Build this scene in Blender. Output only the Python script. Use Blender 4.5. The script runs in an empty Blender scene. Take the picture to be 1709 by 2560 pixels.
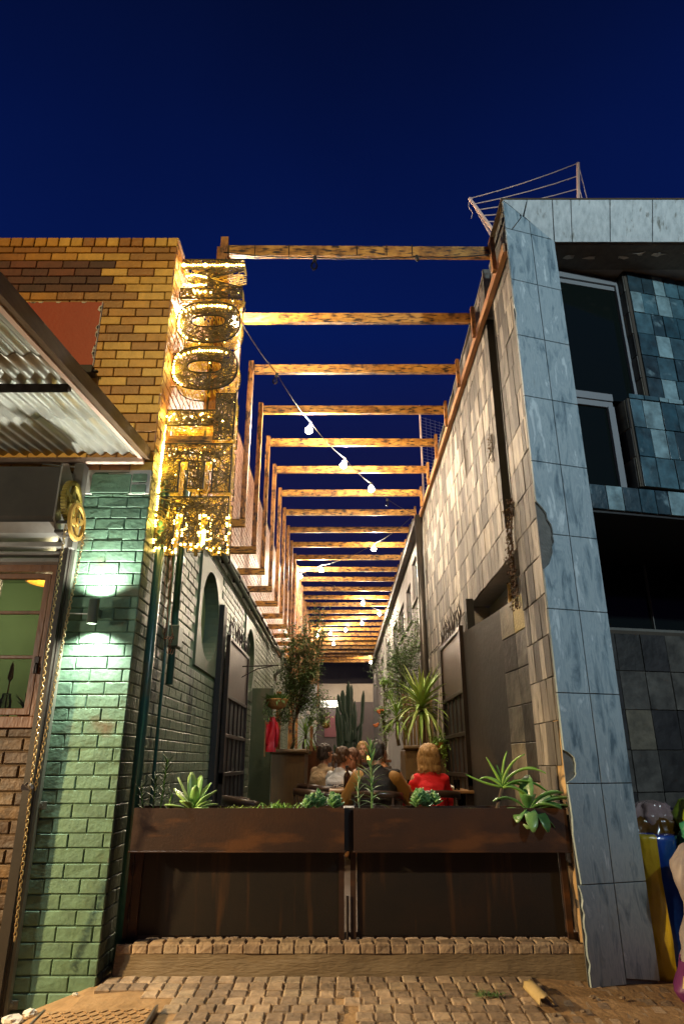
import bpy, math, random
from mathutils import Vector, Matrix, noise
R = random.Random(7)
rad = math.radians
sc = bpy.context.scene
col = sc.collection
V = Vector

# ------------------------------------------------------------------ camera
cam_d = bpy.data.cameras.new("camera")
cam = bpy.data.objects.new("camera", cam_d); col.objects.link(cam)
cam.location = (0, 0, 1.28)
cam.rotation_euler = (rad(90 + 20.7), 0, 0)
cam_d.sensor_fit = 'VERTICAL'; cam_d.sensor_height = 36; cam_d.lens = 36 * 1657 / 2560
cam_d.clip_start = 0.05; cam_d.clip_end = 500
sc.camera = cam

# ------------------------------------------------------------------ sky
w = bpy.data.worlds.new("World"); sc.world = w; w.use_nodes = True
nt = w.node_tree; nt.nodes.clear()
wo = nt.nodes.new('ShaderNodeOutputWorld'); bg = nt.nodes.new('ShaderNodeBackground')
tc = nt.nodes.new('ShaderNodeTexCoord'); sp = nt.nodes.new('ShaderNodeSeparateXYZ')
rp = nt.nodes.new('ShaderNodeValToRGB')
els = rp.color_ramp.elements
els[0].position = 0.0; els[0].color = (.022, .018, .050, 1)
els[1].position = 1.0; els[1].color = (.0009, .0022, .013, 1)
for p_, c_ in ((.22, (.011, .009, .038, 1)), (.42, (.0055, .008, .055, 1)), (.58, (.0018, .0085, .078, 1)), (.74, (.0012, .0058, .052, 1)), (.86, (.0010, .0038, .028, 1))):
    e = els.new(p_); e.color = c_
nt.links.new(tc.outputs['Generated'], sp.inputs[0]); nt.links.new(sp.outputs['Z'], rp.inputs[0])
hz = nt.nodes.new('ShaderNodeTexNoise'); hz.inputs['Scale'].default_value = 2.2; hz.inputs['Detail'].default_value = 4; nt.links.new(tc.outputs['Generated'], hz.inputs['Vector'])
hm = nt.nodes.new('ShaderNodeMapRange'); hm.inputs['To Min'].default_value = .72; hm.inputs['To Max'].default_value = 1.28; nt.links.new(hz.outputs[0], hm.inputs[0])
hv = nt.nodes.new('ShaderNodeVectorMath'); hv.operation = 'MULTIPLY'; nt.links.new(rp.outputs[0], hv.inputs[0]); nt.links.new(hm.outputs[0], hv.inputs[1])
nt.links.new(hv.outputs[0], bg.inputs[0]); bg.inputs[1].default_value = 1.0
nt.links.new(bg.outputs[0], wo.inputs[0])

# ------------------------------------------------------------------ lights
def lamp(name, kind, loc, energy, color, size=.03, aim=None, angle=None, blend=.5):
    d = bpy.data.lights.new(name, kind); d.energy = energy; d.color = color
    if kind == 'SUN': d.angle = size
    else: d.shadow_soft_size = size
    o = bpy.data.objects.new(name, d); col.objects.link(o); o.location = loc
    if aim is not None: o.rotation_euler = (V(aim) - V(loc)).to_track_quat('-Z', 'Y').to_euler()
    if angle: d.spot_size = rad(angle); d.spot_blend = blend
    return o
lamp('dusk_glow', 'SUN', (6, -6, 9), 0.02, (.6, .75, 1), rad(10), aim=(0, 5, 2))
lamp('cool_street_light', 'SPOT', (5.2, -3.2, 7.0), 2100, (.74, .93, 1), .15, aim=(2.3, 4.9, 4.6), angle=50, blend=.7)
lamp('warm_street_light', 'SPOT', (-3.4, -3.5, 8.5), 1750, (1, .66, .22), .15, aim=(-1.75, 4.7, 5.1), angle=36, blend=.45)
lamp('shopfront_fill', 'POINT', (-3.9, 3.0, 2.0), 150, (1, .95, .78), .12)  # unseen fill, added to brighten the pier and canopy underside
lamp('low_street_light', 'SPOT', (-5.8, 2.2, 2.7), 2700, (1, .70, .34), .08, aim=(.0, 4.35, .1), angle=38, blend=.6)

sc.view_settings.view_transform = 'Standard'; sc.view_settings.look = 'None'
sc.view_settings.exposure = 0; sc.view_settings.gamma = 1
sc.cycles.max_bounces = 6; sc.cycles.diffuse_bounces = 3; sc.cycles.glossy_bounces = 3
sc.cycles.transmission_bounces = 5; sc.cycles.transparent_max_bounces = 6
sc.cycles.sample_clamp_indirect = 3.0
sc.cycles.use_denoising = True

# ------------------------------------------------------------------ helpers
def tag(o, label=None, cat=None, group=None, kind=None):
    if label: o['label'] = label
    if cat: o['category'] = cat
    if group: o['group'] = group
    if kind: o['kind'] = kind
    return o
def empty(name, loc=(0, 0, 0), rz=0):
    o = bpy.data.objects.new(name, None); col.objects.link(o); o.location = loc
    o.rotation_euler = (0, 0, rz); o.empty_display_size = .1; return o
def thing(name, label, cat, loc=(0, 0, 0), rz=0, group=None):
    return tag(empty(name, loc, rz), label, cat, group)
def copy_tree(o, parent=None):
    c = o.copy(); col.objects.link(c)
    if parent is not None: c.parent = parent
    for ch in list(o.children): copy_tree(ch, c)
    return c

class MB:
    def __init__(s): s.v = []; s.f = []
    def add(s, vs, fs):
        b = len(s.v); s.v += [tuple(p) for p in vs]; s.f += [tuple(b + i for i in f) for f in fs]; return s
    def box(s, x0, x1, y0, y1, z0, z1):
        return s.add([(x0,y0,z0),(x1,y0,z0),(x1,y1,z0),(x0,y1,z0),(x0,y0,z1),(x1,y0,z1),(x1,y1,z1),(x0,y1,z1)],
                     [(0,3,2,1),(4,5,6,7),(0,1,5,4),(1,2,6,5),(2,3,7,6),(3,0,4,7)])
    def bbox(s, x0, x1, y0, y1, z0, z1, b=.004):   # box with chamfered edges
        vs = []; 
        for z, i in ((z0, b), (z0 + b, 0), (z1 - b, 0), (z1, b)):
            for (x, y) in ((x0+i+b*(i==0)*0, y0+i), (x1-i, y0+i), (x1-i, y1-i), (x0+i, y1-i)): vs.append((x, y, z))
        fs = [(0,3,2,1),(12,13,14,15)]
        for k in range(3):
            for j in range(4): a = k*4; fs.append((a+j, a+(j+1)%4, a+4+(j+1)%4, a+4+j))
        return s.add(vs, fs)
    def beam(s, p, q, w, h, up=(0, 0, 1)):
        p, q = V(p), V(q); d = (q-p).normalized(); up = V(up)
        r = d.cross(up).normalized(); u = r.cross(d).normalized()
        vs = []
        for c in (p, q):
            for a, b in ((-1,-1),(1,-1),(1,1),(-1,1)): vs.append(c + r*a*w/2 + u*b*h/2)
        return s.add(vs, [(0,1,2,3),(7,6,5,4),(0,4,5,1),(1,5,6,2),(2,6,7,3),(3,7,4,0)])
    def tube(s, path, r, n=6, cap=True):
        path = [V(p) for p in path]; m = len(path)
        rs = r if isinstance(r, (list, tuple)) else [r]*m
        d0 = (path[1]-path[0]).normalized(); a = d0.orthogonal().normalized(); vs = []
        for i, p in enumerate(path):
            d = (path[min(i+1, m-1)] - path[max(i-1, 0)])
            d = d.normalized() if d.length > 1e-9 else d0
            a = (a - d*a.dot(d)); a = a.normalized() if a.length > 1e-6 else d.orthogonal().normalized()
            b = d.cross(a)
            for k in range(n):
                t = 2*math.pi*k/n; vs.append(p + (a*math.cos(t) + b*math.sin(t))*rs[i])
        fs = []
        for i in range(m-1):
            for k in range(n): fs.append((i*n+k, i*n+(k+1)%n, (i+1)*n+(k+1)%n, (i+1)*n+k))
        if cap: fs.append(tuple(reversed(range(n)))); fs.append(tuple((m-1)*n+k for k in range(n)))
        return s.add(vs, fs)
    def sphere(s, c, r, nu=10, nv=7, jit=0):
        c = V(c); r = V(r) if isinstance(r, (tuple, Vector, list)) else V((r, r, r)); vs = [c + V((0,0,-r.z))]
        for i in range(1, nv):
            t = -math.pi/2 + math.pi*i/nv
            for k in range(nu):
                a = 2*math.pi*k/nu; q = 1 + (R.random()-.5)*jit
                vs.append(c + V((r.x*math.cos(t)*math.cos(a), r.y*math.cos(t)*math.sin(a), r.z*math.sin(t)))*q)
        vs.append(c + V((0,0,r.z))); fs = []
        for k in range(nu): fs.append((0, 1+(k+1)%nu, 1+k))
        for i in range(nv-2):
            for k in range(nu): a = 1+i*nu; fs.append((a+k, a+(k+1)%nu, a+nu+(k+1)%nu, a+nu+k))
        t = len(vs)-1; a = 1+(nv-2)*nu
        for k in range(nu): fs.append((a+k, a+(k+1)%nu, t))
        return s.add(vs, fs)
    def lathe(s, c, prof, n=16, axis=(0,0,1), close=False):
        c = V(c); q = V(axis).normalized().to_track_quat('Z', 'Y'); vs = []
        for r, z in prof:
            for k in range(n):
                t = 2*math.pi*k/n; vs.append(c + q @ V((r*math.cos(t), r*math.sin(t), z)))
        fs = []
        m = len(prof)
        for i in range(m if close else m-1):
            for k in range(n): j = (i+1) % m; fs.append((i*n+k, i*n+(k+1)%n, j*n+(k+1)%n, j*n+k))
        return s.add(vs, fs)
    def frust(s, o, u, v, nrm, w, h, d, b, jz=0):   # chamfered tile: base rect at o spanned by u*w, v*h, proud by d along nrm
        o, u, v, nrm = V(o), V(u), V(v), V(nrm); vs = [o, o+u*w, o+u*w+v*h, o+v*h]
        vs += [o+u*0+nrm*(d-b), o+u*w+nrm*(d-b), o+u*w+v*h+nrm*(d-b), o+v*h+nrm*(d-b)]
        jj = [jz*(R.random()-.5) for _ in range(4)]
        vs += [o+u*b+v*b+nrm*(d+jj[0]), o+u*(w-b)+v*b+nrm*(d+jj[1]), o+u*(w-b)+v*(h-b)+nrm*(d+jj[2]), o+u*b+v*(h-b)+nrm*(d+jj[3])]
        fs = [(8,9,10,11)]
        for k in range(4):
            fs.append((k, (k+1)%4, 4+(k+1)%4, 4+k)); fs.append((4+k, 4+(k+1)%4, 8+(k+1)%4, 8+k))
        return s.add(vs, fs)
    def prism(s, pts, axis, d):      # closed polygon extruded by vector d
        pts = [V(p) for p in pts]; d = V(d); n = len(pts)
        fs = [tuple(range(n)), tuple(reversed(range(n, 2*n)))]
        for k in range(n): fs.append((k, n+k, n+(k+1)%n, (k+1)%n))
        return s.add(pts + [p+d for p in pts], fs)
    def grid(s, fn, nu, nv):
        vs = [fn(i/nu, j/nv) for j in range(nv+1) for i in range(nu+1)]
        fs = [(j*(nu+1)+i, j*(nu+1)+i+1, (j+1)*(nu+1)+i+1, (j+1)*(nu+1)+i) for j in range(nv) for i in range(nu)]
        return s.add(vs, fs)
    def blade(s, base, d, length, width, droop=.5, seg=6, shape='blade', fold=.15, side=None):
        base = V(base); d = V(d).normalized(); p = base.copy(); z = V((0,0,1))
        sd = V(side) if side is not None else d.cross(z)
        if sd.length < 1e-3: sd = V((1,0,0))
        sd = sd.normalized(); vs = []
        for i in range(seg+1):
            t = i/seg
            if shape == 'blade': wd = width*min(1, .55+t*2.5)*(1-t**2.2)**.8
            elif shape == 'paddle': wd = width*max(.20 if t < .5 else .12, math.sqrt(max(0, 1-((t-.60)/.41)**2)))
            else: wd = width*math.sin(math.pi*(t*.96+.02))**.7
            n_ = sd.cross(d).normalized()
            vs += [p - sd*wd/2 + n_*fold*wd, p + V((0,0,0)), p + sd*wd/2 + n_*fold*wd]
            d = (d - z*droop/seg).normalized(); p = p + d*length/seg
        fs = []
        for i in range(seg):
            a = i*3; fs += [(a, a+1, a+4, a+3), (a+1, a+2, a+5, a+4)]
        return s.add(vs, fs)
    def build(s, name, mat, parent=None, smooth=False, solid=0, **kw):
        me = bpy.data.meshes.new(name); me.from_pydata(s.v, [], s.f); me.materials.append(mat)
        if smooth: me.polygons.foreach_set('use_smooth', [True]*len(me.polygons))
        me.update(); o = bpy.data.objects.new(name, me); col.objects.link(o)
        if parent is not None: o.parent = parent
        if solid:
            m = o.modifiers.new('thickness', 'SOLIDIFY'); m.thickness = solid; m.offset = 0
        if kw: tag(o, **kw)
        return o

MATS = {}
def mat(name, cols, rough=.7, metal=0, island=False, nscale=6, nstr=(1,1,1), contrast=.5, mixn=.35, bump=.3, bscale=40,
        emit=None, estr=0, spec=.5, dirt=None, coat=0, detail=6, bstr=None):
    """cols: palette. island: pick per loose piece (plus noise); else picked by noise."""
    m = bpy.data.materials.new(name); m.use_nodes = True; t = m.node_tree; N = t.nodes; L = t.links
    b = N['Principled BSDF']; b.inputs['Roughness'].default_value = rough; b.inputs['Metallic'].default_value = metal
    b.inputs['Specular IOR Level'].default_value = spec
    if coat: b.inputs['Coat Weight'].default_value = coat
    tcn = N.new('ShaderNodeTexCoord'); mp = N.new('ShaderNodeMapping'); L.new(tcn.outputs['Object'], mp.inputs[0])
    mp.inputs['Scale'].default_value = nstr
    no = N.new('ShaderNodeTexNoise'); no.inputs['Scale'].default_value = nscale; no.inputs['Detail'].default_value = detail
    no.inputs['Roughness'].default_value = .62
    L.new(mp.outputs[0], no.inputs['Vector'])
    ramp = N.new('ShaderNodeValToRGB'); E_ = ramp.color_ramp.elements; n = len(cols)
    lo, hi = (.0, 1.) if island else (.5 - contrast/2, .5 + contrast/2)
    for i, c in enumerate(cols):
        p = lo + (hi-lo)*(i/(n-1) if n > 1 else 0)
        if i < 2 and i < len(E_): E_[i].position = p; E_[i].color = (*c, 1)
        else: e = E_.new(p); e.color = (*c, 1)
    if n == 1: E_[1].color = (*cols[0], 1)
    out = ramp.outputs[0]
    if island:
        if n >= 5: ramp.color_ramp.interpolation = 'CONSTANT'
        g = N.new('ShaderNodeNewGeometry'); L.new(g.outputs['Random Per Island'], ramp.inputs[0])
        mr = N.new('ShaderNodeMapRange'); mr.inputs['From Min'].default_value = .3; mr.inputs['From Max'].default_value = .7
        mr.inputs['To Min'].default_value = 1 - mixn; mr.inputs['To Max'].default_value = 1 + mixn
        # shift the noise per island so that pieces differ
        ad = N.new('ShaderNodeVectorMath'); ad.operation = 'ADD'; ms = N.new('ShaderNodeMath'); ms.operation = 'MULTIPLY'; ms.inputs[1].default_value = 37
        L.new(g.outputs['Random Per Island'], ms.inputs[0]); L.new(mp.outputs[0], ad.inputs[0]); L.new(ms.outputs[0], ad.inputs[1])
        L.new(ad.outputs[0], no.inputs['Vector'])
        L.new(no.outputs[0], mr.inputs[0])
        mx = N.new('ShaderNodeVectorMath'); mx.operation = 'MULTIPLY'; L.new(out, mx.inputs[0]); L.new(mr.outputs[0], mx.inputs[1])
        out = mx.outputs[0]
    else: L.new(no.outputs[0], ramp.inputs[0])
    if dirt:   # (colour, scale, threshold)
        dn = N.new('ShaderNodeTexNoise'); dn.inputs['Scale'].default_value = dirt[1]; dn.inputs['Detail'].default_value = 8
        mp2 = N.new('ShaderNodeMapping'); L.new(tcn.outputs['Object'], mp2.inputs[0])
        if len(dirt) > 3: mp2.inputs['Scale'].default_value = dirt[3]
        L.new(mp2.outputs[0], dn.inputs['Vector'])
        dr = N.new('ShaderNodeMapRange'); dr.inputs['From Min'].default_value = dirt[2]; dr.inputs['From Max'].default_value = dirt[2] + .12
        L.new(dn.outputs[0], dr.inputs[0]); mm = N.new('ShaderNodeMix'); mm.data_type = 'RGBA'
        L.new(dr.outputs[0], mm.inputs['Factor']); L.new(out, mm.inputs['A']); mm.inputs['B'].default_value = (*dirt[0], 1); out = mm.outputs['Result']
    L.new(out, b.inputs['Base Color'])
    if bump:
        bn = N.new('ShaderNodeTexNoise'); bn.inputs['Scale'].default_value = bscale; bn.inputs['Detail'].default_value = 6
        mp3 = N.new('ShaderNodeMapping'); L.new(tcn.outputs['Object'], mp3.inputs[0]); mp3.inputs['Scale'].default_value = bstr or nstr
        L.new(mp3.outputs[0], bn.inputs['Vector'])
        bu = N.new('ShaderNodeBump'); bu.inputs['Strength'].default_value = bump; bu.inputs['Distance'].default_value = .01
        L.new(bn.outputs[0], bu.inputs['Height']); L.new(bu.outputs[0], b.inputs['Normal'])
    if emit: b.inputs['Emission Color'].default_value = (*emit, 1); b.inputs['Emission Strength'].default_value = estr
    MATS[name] = m; return m

def glass(name, tint=(.8, .85, .85), rough=.02, alpha=.25):
    m = bpy.data.materials.new(name); m.use_nodes = True; t = m.node_tree; N = t.nodes; t.links
    b = N['Principled BSDF']; o = N['Material Output']
    tr = N.new('ShaderNodeBsdfTransparent'); tr.inputs[0].default_value = (*tint, 1)
    b.inputs['Base Color'].default_value = (.02, .02, .02, 1); b.inputs['Roughness'].default_value = rough
    fr = N.new('ShaderNodeFresnel'); fr.inputs[0].default_value = 1.5
    ma = N.new('ShaderNodeMath'); ma.operation = 'ADD'; ma.inputs[1].default_value = alpha
    t.links.new(fr.outputs[0], ma.inputs[0]); mx = N.new('ShaderNodeMixShader')
    t.links.new(ma.outputs[0], mx.inputs[0]); t.links.new(tr.outputs[0], mx.inputs[1]); t.links.new(b.outputs[0], mx.inputs[2])
    t.links.new(mx.outputs[0], o.inputs[0]); return m
def glow(name, c, s):
    m = mat(name, [c], emit=c, estr=s, bump=0); 
    try: m.cycles.emission_sampling = 'NONE'
    except Exception: pass
    return m

M = MATS
mat('green_brick', [(.085,.16,.10),(.095,.18,.11),(.11,.20,.13)], .66, island=True, nscale=9, mixn=.25, bump=.6, bscale=30, dirt=((.10,.085,.045), 3.0, .60))
mat('green_brick_side', [(.10,.135,.085),(.12,.155,.10),(.14,.175,.115)], .42, island=True, nscale=9, mixn=.25, bump=.8, bscale=34, dirt=((.02,.035,.03), 2.2, .55, (3,3,.35)))
mat('green_paint', [(.055,.08,.052),(.075,.105,.068)], .45, nscale=5, bump=.3, bscale=20, dirt=((.13,.12,.09), 1.5, .56, (2,2,.5)))
mat('green_mortar', [(.05,.105,.055),(.06,.12,.065)], .8, bump=.5)
mat('pale_mortar', [(.28,.22,.12),(.36,.3,.18)], .9, bump=.6)
mat('dark_mortar', [(.06,.035,.014),(.10,.06,.025)], .9, bump=.6)
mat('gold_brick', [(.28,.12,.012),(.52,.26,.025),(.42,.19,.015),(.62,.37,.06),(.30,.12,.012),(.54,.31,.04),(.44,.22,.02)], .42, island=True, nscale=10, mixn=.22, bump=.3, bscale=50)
mat('side_brick_lit', [(.24,.10,.05),(.32,.15,.08),(.27,.125,.065),(.36,.18,.10)], .5, island=True, nscale=10, mixn=.25, bump=.3, bscale=50)  # the gold brick again, its warm pinkish light put into the colour
mat('red_brick', [(.10,.028,.02),(.05,.02,.02),(.16,.045,.02),(.08,.03,.02)], .6, island=True, nscale=10, mixn=.3, bump=.4)
mat('brown_brick', [(.06,.030,.009),(.10,.052,.014),(.045,.024,.013),(.12,.066,.02)], .6, island=True, nscale=14, mixn=.5, bump=.7, bscale=40, dirt=((.05,.03,.02), 12, .6))
mat('red_paint', [(.30,.028,.008),(.36,.04,.010)], .55, nscale=3, bump=.2)
mat('flaked_white', [(.5,.48,.42),(.65,.62,.55)], .8, bump=.5)
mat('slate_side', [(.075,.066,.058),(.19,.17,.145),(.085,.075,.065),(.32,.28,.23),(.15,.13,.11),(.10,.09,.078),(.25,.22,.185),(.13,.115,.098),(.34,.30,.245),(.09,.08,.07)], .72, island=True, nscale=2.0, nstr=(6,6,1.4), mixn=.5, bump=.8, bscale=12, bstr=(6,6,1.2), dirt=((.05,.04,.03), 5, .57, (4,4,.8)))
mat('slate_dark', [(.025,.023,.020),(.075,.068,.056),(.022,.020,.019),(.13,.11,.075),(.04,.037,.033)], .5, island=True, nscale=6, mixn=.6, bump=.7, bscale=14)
mat('slate_plain', [(.018,.016,.014),(.030,.027,.024)], .6, nscale=3, bump=.35, bscale=15)
mat('slate_gold', [(.22,.17,.06),(.30,.22,.05),(.16,.14,.10)], .55, nscale=9, bump=.6)
mat('slate_blue', [(.02,.06,.08),(.05,.11,.135),(.018,.042,.055),(.17,.26,.28),(.035,.08,.10),(.09,.17,.20)], .35, island=True, nscale=7, mixn=.6, bump=.7, bscale=12, dirt=((.20,.30,.33), 6, .63))
mat('grout', [(.05,.04,.03),(.07,.055,.04)], .9, bump=.4)
mat('grout_pale', [(.12,.12,.11),(.16,.15,.13)], .9, bump=.4)
mat('rough_plaster', [(.30,.18,.08),(.42,.27,.12),(.22,.13,.06)], .9, nscale=8, bump=1.0, bscale=14)
mat('rough_grey', [(.10,.10,.09),(.17,.16,.14)], .9, nscale=14, bump=1.0, bscale=30)
mat('marble', [(.10,.15,.18),(.21,.28,.31),(.33,.40,.42),(.26,.33,.36),(.52,.59,.60)], .38, nscale=3.8, nstr=(3.6,3.6,.85), contrast=.32, bump=.06, bscale=30, dirt=((.17,.17,.13), 3.2, .66, (3,3,.5)), detail=10)
nm = M['marble'].node_tree
for n_ in nm.nodes:
    if n_.type == 'MAPPING': n_.inputs['Rotation'].default_value = (0, rad(-22), 0)
    if n_.type == 'TEX_NOISE': n_.inputs['Distortion'].default_value = .5
mat('marble_aged', [(.26,.30,.30),(.40,.44,.44),(.50,.54,.53)], .5, nscale=5, nstr=(5,5,.7), contrast=.4, bump=.15, dirt=((.09,.09,.06), 4, .60, (5,5,.4)))
mat('char_wood', [(.06,.024,.006),(.30,.125,.020),(.47,.225,.038),(.52,.26,.05)], .55, nscale=2.2, nstr=(3,3,3), contrast=.36, bump=.5, bscale=9, bstr=(2,8,8), dirt=((.025,.011,.005), 15, .505, (.6,2.4,2.4)))
mat('char_wood_up', [(.055,.022,.008),(.25,.098,.024),(.38,.165,.04),(.44,.195,.05)], .55, nscale=2.2, nstr=(3,3,3), contrast=.36, bump=.5, bscale=9, bstr=(8,8,1), dirt=((.025,.011,.005), 15, .515, (2.4,2.4,.6)))
mat('purlin_wood', [(.20,.09,.035),(.38,.18,.07),(.45,.24,.10)], .6, nscale=5, nstr=(4,.6,4), bump=.4, dirt=((.04,.02,.01), 6, .62, (3,.7,3)))
mat('corten', [(.018,.009,.006),(.034,.015,.008),(.055,.022,.008)], .52, metal=.25, nscale=2.2, bump=.12, bscale=60, dirt=((.095,.036,.010), 3.2, .54, (.7,1,2.2)))
mat('corten_dark', [(.006,.0045,.0035),(.012,.008,.005),(.020,.010,.005)], .5, metal=.25, nscale=2.0, bump=.1, bscale=70, dirt=((.045,.020,.007), 3, .57, (4,1,.35)))
mat('dark_iron', [(.02,.014,.012),(.035,.024,.02)], .45, metal=.5, nscale=8, bump=.2)
mat('gate_iron', [(.06,.04,.03),(.09,.06,.045)], .5, metal=.4, nscale=8, bump=.2)
mat('green_pipe', [(.015,.07,.06),(.025,.10,.085)], .3, nscale=8, nstr=(2,2,.6), bump=.1, dirt=((.14,.11,.05), 4, .66, (2,2,.5)))
mat('gutter_paint', [(.10,.11,.08),(.16,.17,.13)], .4, bump=.15)
mat('concrete', [(.10,.07,.038),(.17,.12,.065),(.22,.16,.09)], .9, nscale=4, bump=.9, bscale=18, bstr=(1,1,5))
mat('cobble', [(.20,.14,.09),(.30,.22,.14),(.23,.16,.10),(.34,.24,.15),(.17,.13,.10)], .75, island=True, nscale=14, mixn=.35, bump=.8, bscale=45)
mat('sand', [(.20,.115,.045),(.30,.18,.08),(.36,.23,.11)], .95, nscale=9, bump=.9, bscale=30)
mat('tar', [(.04,.035,.03),(.06,.05,.04)], .9, nscale=9, bump=.6)
mat('alley_paving', [(.10,.07,.05),(.15,.11,.08)], .8, nscale=9, bump=.4)
mat('plaster_grey', [(.11,.105,.10),(.16,.15,.145),(.20,.185,.18)], .85, nscale=2.5, bump=.2, dirt=((.14,.12,.11), 2, .6, (2,2,.4)))
mat('plaster_beige', [(.24,.20,.16),(.32,.27,.22)], .9, nscale=2, bump=.2)
mat('plum_wall', [(.060,.045,.048),(.085,.065,.065)], .7, nscale=2, bump=.2)
mat('black', [(.006,.006,.007)], .6, bump=0)
mat('soffit_grey', [(.20,.19,.18),(.30,.28,.26)], .8, nscale=5, bump=.5, dirt=((.25,.24,.22), 5, .68))
mat('zinc', [(.34,.34,.30),(.48,.47,.41),(.55,.54,.47)], .38, metal=.35, nscale=5, nstr=(6,.8,1), bump=.1, dirt=((.20,.17,.09), 2.5, .60, (4,.5,1)))
mat('old_timber', [(.12,.065,.03),(.20,.12,.06)], .75, nscale=6, nstr=(6,1,6), bump=.6)
mat('pink_timber_lit_wire', [(.70,.46,.36),(.80,.58,.47)], .7, nscale=6, bump=.3)  # also for the washing line, its street-lit paleness put into the colour
mat('steel', [(.22,.20,.18),(.32,.30,.27)], .32, metal=.7, nscale=6, bump=.08)
mat('dark_steel', [(.035,.03,.025),(.06,.05,.04)], .38, metal=.4, nscale=4, bump=.06)
mat('gold_paint', [(.42,.24,.05),(.55,.34,.08)], .4, metal=.3, nscale=12, bump=.15)
mat('old_gold', [(.20,.15,.03),(.34,.26,.05),(.05,.045,.02)], .5, metal=.3, nscale=16, bump=.3)
mat('chain_brass', [(.38,.27,.12),(.5,.38,.2)], .35, metal=.7, bump=0)
mat('brown_wood', [(.09,.035,.014),(.15,.06,.022),(.19,.08,.03)], .5, nscale=5, nstr=(4,4,1), bump=.5, bscale=14)
mat('table_wood', [(.20,.10,.035),(.30,.16,.06)], .4, nscale=4, nstr=(1,8,8), bump=.1)
mat('box_wood', [(.085,.050,.016),(.13,.075,.025)], .6, nscale=4, nstr=(5,5,1), bump=.25)
mat('inner_green', [(.14,.20,.08),(.17,.24,.10)], .7, bump=.1)
mat('orange_shade', [(.75,.30,.03)], .6, bump=0, emit=(1,.38,.04), estr=.45)
mat('fern_green', [(.05,.11,.02),(.09,.17,.03),(.13,.22,.05)], .5, island=True, nscale=20, bump=0)
mat('tree_leaf', [(.045,.10,.025),(.08,.15,.035),(.12,.20,.055),(.06,.115,.03)], .55, island=True, nscale=3, mixn=.3, bump=0)
mat('bright_leaf', [(.10,.22,.03),(.16,.31,.045),(.22,.38,.07)], .45, island=True, nscale=5, mixn=.3, bump=0)
mat('yucca_leaf', [(.17,.29,.05),(.25,.38,.08),(.36,.46,.15)], .42, island=True, nscale=8, mixn=.25, bump=0)
mat('paddle_leaf', [(.14,.26,.06),(.22,.36,.09),(.30,.42,.13)], .32, island=True, nscale=14, mixn=.25, bump=.1, spec=.6)
mat('jade_leaf', [(.06,.16,.045),(.10,.23,.065),(.15,.29,.10)], .32, island=True, nscale=14, mixn=.3, bump=.1, spec=.6)
mat('lily_leaf', [(.05,.14,.04),(.09,.20,.06),(.22,.30,.16)], .4, island=True, nscale=14, mixn=.2, bump=0)
mat('spiky_leaf', [(.03,.075,.025),(.05,.11,.035)], .45, island=True, nscale=14, mixn=.2, bump=0)
mat('sedum', [(.13,.19,.02),(.20,.26,.04)], .6, island=True, bump=0)
mat('cactus_skin', [(.007,.02,.011),(.014,.03,.015)], .6, nscale=5, bump=.5, bscale=14)
mat('dry_vine', [(.06,.025,.012),(.13,.06,.02),(.09,.08,.02)], .8, island=True, bump=0)
mat('bark', [(.05,.035,.022),(.10,.068,.042)], .85, nscale=12, bump=.9, bscale=20)
mat('soil', [(.03,.018,.010),(.06,.035,.02)], 1, nscale=20, bump=1)
mat('twig', [(.07,.048,.014),(.16,.105,.025),(.04,.028,.01)], .6, island=True, bump=0)  # front twigs, their backlit darkness put into the colour
mat('twig_lit', [(.50,.34,.07),(.62,.44,.12)], .6, island=True, bump=0)  # same twigs behind, the fairy lights' gold put into the colour
mat('dark_rod', [(.025,.018,.01)], .6, bump=0)
mat('cable', [(.012,.010,.009)], .6, bump=0)
mat('white_metal', [(.6,.6,.58)], .5, bump=0)
mat('coir', [(.22,.10,.02),(.34,.17,.04)], .9, nscale=30, nstr=(3,3,.6), bump=1, bscale=30)
mat('poster_red', [(.10,.018,.03),(.16,.03,.045)], .5, nscale=4, bump=0)
mat('roof_sheet', [(.22,.20,.19),(.3,.28,.27)], .6, bump=.1)
mat('window_grey', [(.20,.21,.22)], .4, bump=0)
mat('brown_glass', [(.035,.012,.004)], .08, bump=0, coat=.6)
mat('napkin', [(.75,.72,.68)], .8, bump=.4, bscale=20)
mat('amber', [(.9,.4,.05)], .3, emit=(1,.42,.08), estr=14, bump=0)
mat('sack_yellow', [(.42,.30,.01),(.55,.40,.02)], .25, nscale=6, bump=.8, bscale=9, coat=.3)
mat('sack_blue', [(.005,.03,.20),(.01,.05,.32)], .25, nscale=6, bump=.6, bscale=9, coat=.3)
mat('sack_white', [(.22,.19,.19),(.34,.29,.29)], .5, nscale=6, bump=.8, bscale=12)
mat('sack_purple', [(.10,.015,.09),(.14,.025,.12)], .5, bump=.5, bscale=12)
mat('sack_red', [(.28,.015,.012)], .5, bump=.5, bscale=12)
mat('sack_black', [(.012,.012,.015)], .5, bump=.5)
mat('print_cream', [(.55,.42,.22)], .6, bump=0)
mat('print_white', [(.6,.6,.6)], .6, bump=0)
mat('plastic_green', [(.01,.10,.05),(.04,.22,.12),(.12,.34,.26)], .18, nscale=7, bump=1.0, bscale=8, coat=.6)
mat('plastic_lime', [(.14,.20,.01),(.25,.33,.02)], .2, nscale=7, bump=1.0, bscale=8, coat=.5)
mat('plastic_clear', [(.22,.14,.12),(.36,.26,.24)], .15, nscale=7, bump=1.0, bscale=8, coat=.6)
mat('plastic_brown', [(.05,.022,.004),(.16,.07,.006)], .2, nscale=7, bump=1.0, bscale=8, coat=.5)
mat('cream_pipe', [(.42,.30,.12),(.52,.38,.17)], .6, nscale=12, bump=.4)
mat('skin', [(.52,.27,.17),(.58,.31,.20)], .5, nscale=9, bump=.05)
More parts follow.
